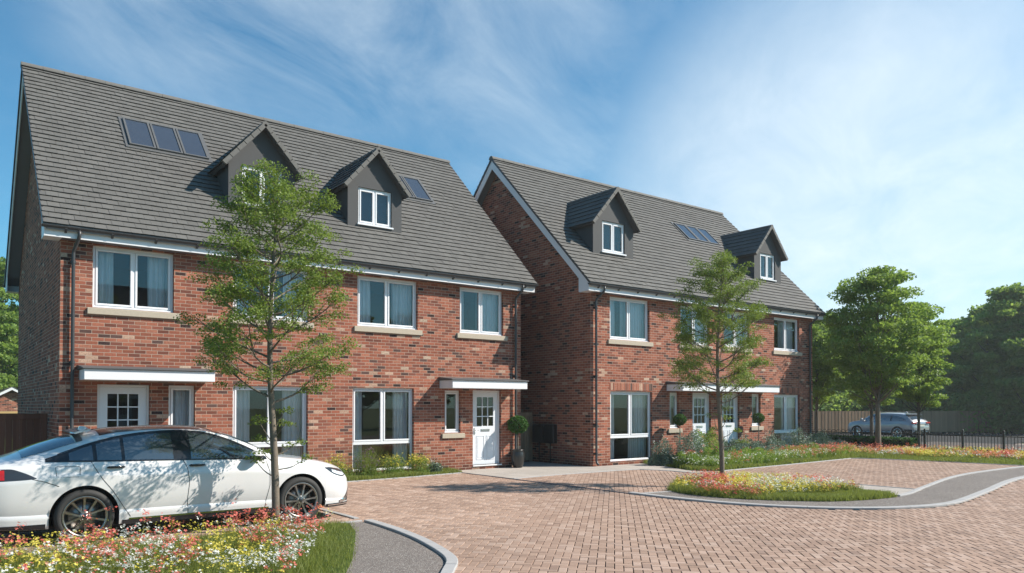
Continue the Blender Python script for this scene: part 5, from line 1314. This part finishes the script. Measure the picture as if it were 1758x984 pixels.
# far grey car with a sloping back, seen from behind
T2_=dict(
 x =[-2.40,-2.34,-2.25,-2.05,-1.80,-1.50,-1.0,-.4,.15,.60,.95,1.25,1.70,2.05,2.25,2.36,2.40],
 zc=[.95,1.12,1.22,1.40,1.56,1.63,1.665,1.67,1.655,1.58,1.36,1.18,1.12,1.06,.97,.86,.75],
 zt=[.90,1.06,1.15,1.33,1.49,1.555,1.59,1.60,1.58,1.50,1.28,1.13,1.07,1.00,.90,.80,.70],
 yt=[.70,.74,.74,.70,.66,.65,.65,.66,.67,.70,.74,.80,.80,.76,.66,.55,.48],
 zb=[.85,.98,1.06,1.12,1.14,1.14,1.12,1.10,1.09,1.08,1.07,1.05,1.0,.93,.83,.72,.62],
 w =[.74,.86,.91,.94,.955,.96,.96,.96,.96,.96,.96,.955,.94,.88,.78,.66,.56],
 lo=[.45,.40,.34,.30,.28,.27,.27,.27,.27,.27,.27,.27,.27,.27,.28,.30,.33])
suv=Car(T2_,[-1.43,1.44],.38,.43,.27,prof)
hx=Vector((.16,1.0,0)).normalized(); px_=at(1521,48.8,-.295)
rs=thing('parked_car',px_,'silver-blue sport utility car parked on the rear road before the timber fence','car',rz=math.atan2(hx.y,hx.x))
silver=carpaint('silver_paint',(.30,.30,.315),.35,.3); body=suv.hull(silver,rs)
A_=lambda pts:lerpf(pts); ln=lambda a,b,n:[a+(b-a)*i/n for i in range(n+1)]
tc=A_([(-1.95,1.20),(-1.5,1.40),(-1.0,1.48),(-.2,1.50),(.3,1.47),(.7,1.35),(1.05,1.14)]); bc=A_([(-1.95,1.17),(1.05,1.10)])
suv.side_patch('side_window',ln(-1.95,1.05,30),bc,tc,.006,gl,body)
for x_ in (-.95,.02): suv.side_patch('pillar',ln(x_-.05,x_+.05,3),bc,tc,.010,M_['gloss'],body)
suv.top_patch('rear_window',ln(-2.22,-1.78,8),lambda x:.66,.008,M_['gloss'],body); suv.top_patch('windscreen',ln(.62,1.22,8),lambda x:.66,.008,gl,body)
suv.side_patch('lower_cladding',ln(-2.38,-1.86,10),lambda x:suv.f['lo'](x)+.002,lambda x:.62,.006,M_['gloss'],body); suv.side_patch('lower_cladding',ln(-.99,1.0,10),lambda x:.272,lambda x:.42,.006,M_['gloss'],body)
for sd in (-1,1):
    for a_ in (-1.43,1.44): wheel(rs,a_,.955,sd,.38,.29,.24,5,M_['chrome'],phase=a_); liner(rs,a_,.93,sd,.435,.38,.30)
    mb=MB(); mb.bbox(.98,1.12,sd*.98-.09,sd*.98+.09,1.12,1.28,.03); mb.build('wing_mirror',silver,rs)
    mb=MB(); mb.bbox(-2.405,-2.30,sd*.66-.20,sd*.66+.20,.99,1.08,.01); mb.build('tail_light',M_['lampred'],rs)
mb=MB(); mb.bbox(-2.43,-2.37,-.26,.26,.80,.92,.004); mb.build('number_plate',M_['plate'],rs)
mb=MB(); mb.bbox(-2.42,-2.30,-.62,.62,.93,.975,.006); mb.build('tailgate_trim',M_['gloss'],rs)
mb=MB(); mb.bbox(-2.44,-2.30,-.68,.68,.42,.60,.02); mb.build('rear_bumper',M_['gloss'],rs)
mb=MB(); mb.bbox(-2.455,-2.30,-.5,.5,.47,.50,.01); mb.build('bumper_strip',M_['chrome'],rs)
mb=MB(); mb.prism([(-2.0,1.50),(-1.72,1.575),(-1.72,1.61),(-2.02,1.55)],lambda q,t_:(q[0],t_,q[1]),-.62,.62); mb.build('spoiler',silver,rs)
mb=MB(); mb.prism([(-1.5,1.64),(-1.3,1.655),(-1.42,1.72)],lambda q,t_:(q[0],t_,q[1]),-.02,.02); mb.build('aerial',silver,rs)
mb=MB(); mb.box(-2.2,2.2,-.62,.62,.22,.36); mb.box(-.98,.99,-.9,.9,.26,.36); mb.build('underbody',M_['seam'],rs)
# the other side of the road, seen only as reflections in the glass
o2=copy_tree(h2); o2.location=(16.5,-19,0); o2.rotation_euler=(0,0,math.pi); o2['label']='red brick house pair across the road, mirrored in the windows'; 
big_tree('garden_tree',(27,-20,0),'tree across the road beside the opposite house, seen as reflection','tree','trees across the road',9,6,1.5,91,M_['leaf3'],14000,.12,trunk=.2,nclump=40)
for x,y,l in ((35,-22,'middle'),(44,-20,'outer')):
    src=[o for o in bpy.data.objects if o.name.startswith('garden_tree') and o.get('group')=='trees across the road'][0]; o=copy_tree(src); o.location=(x,y,0); o.rotation_euler=(0,0,x); o['label']=l+' tree across the road, seen only as reflection'
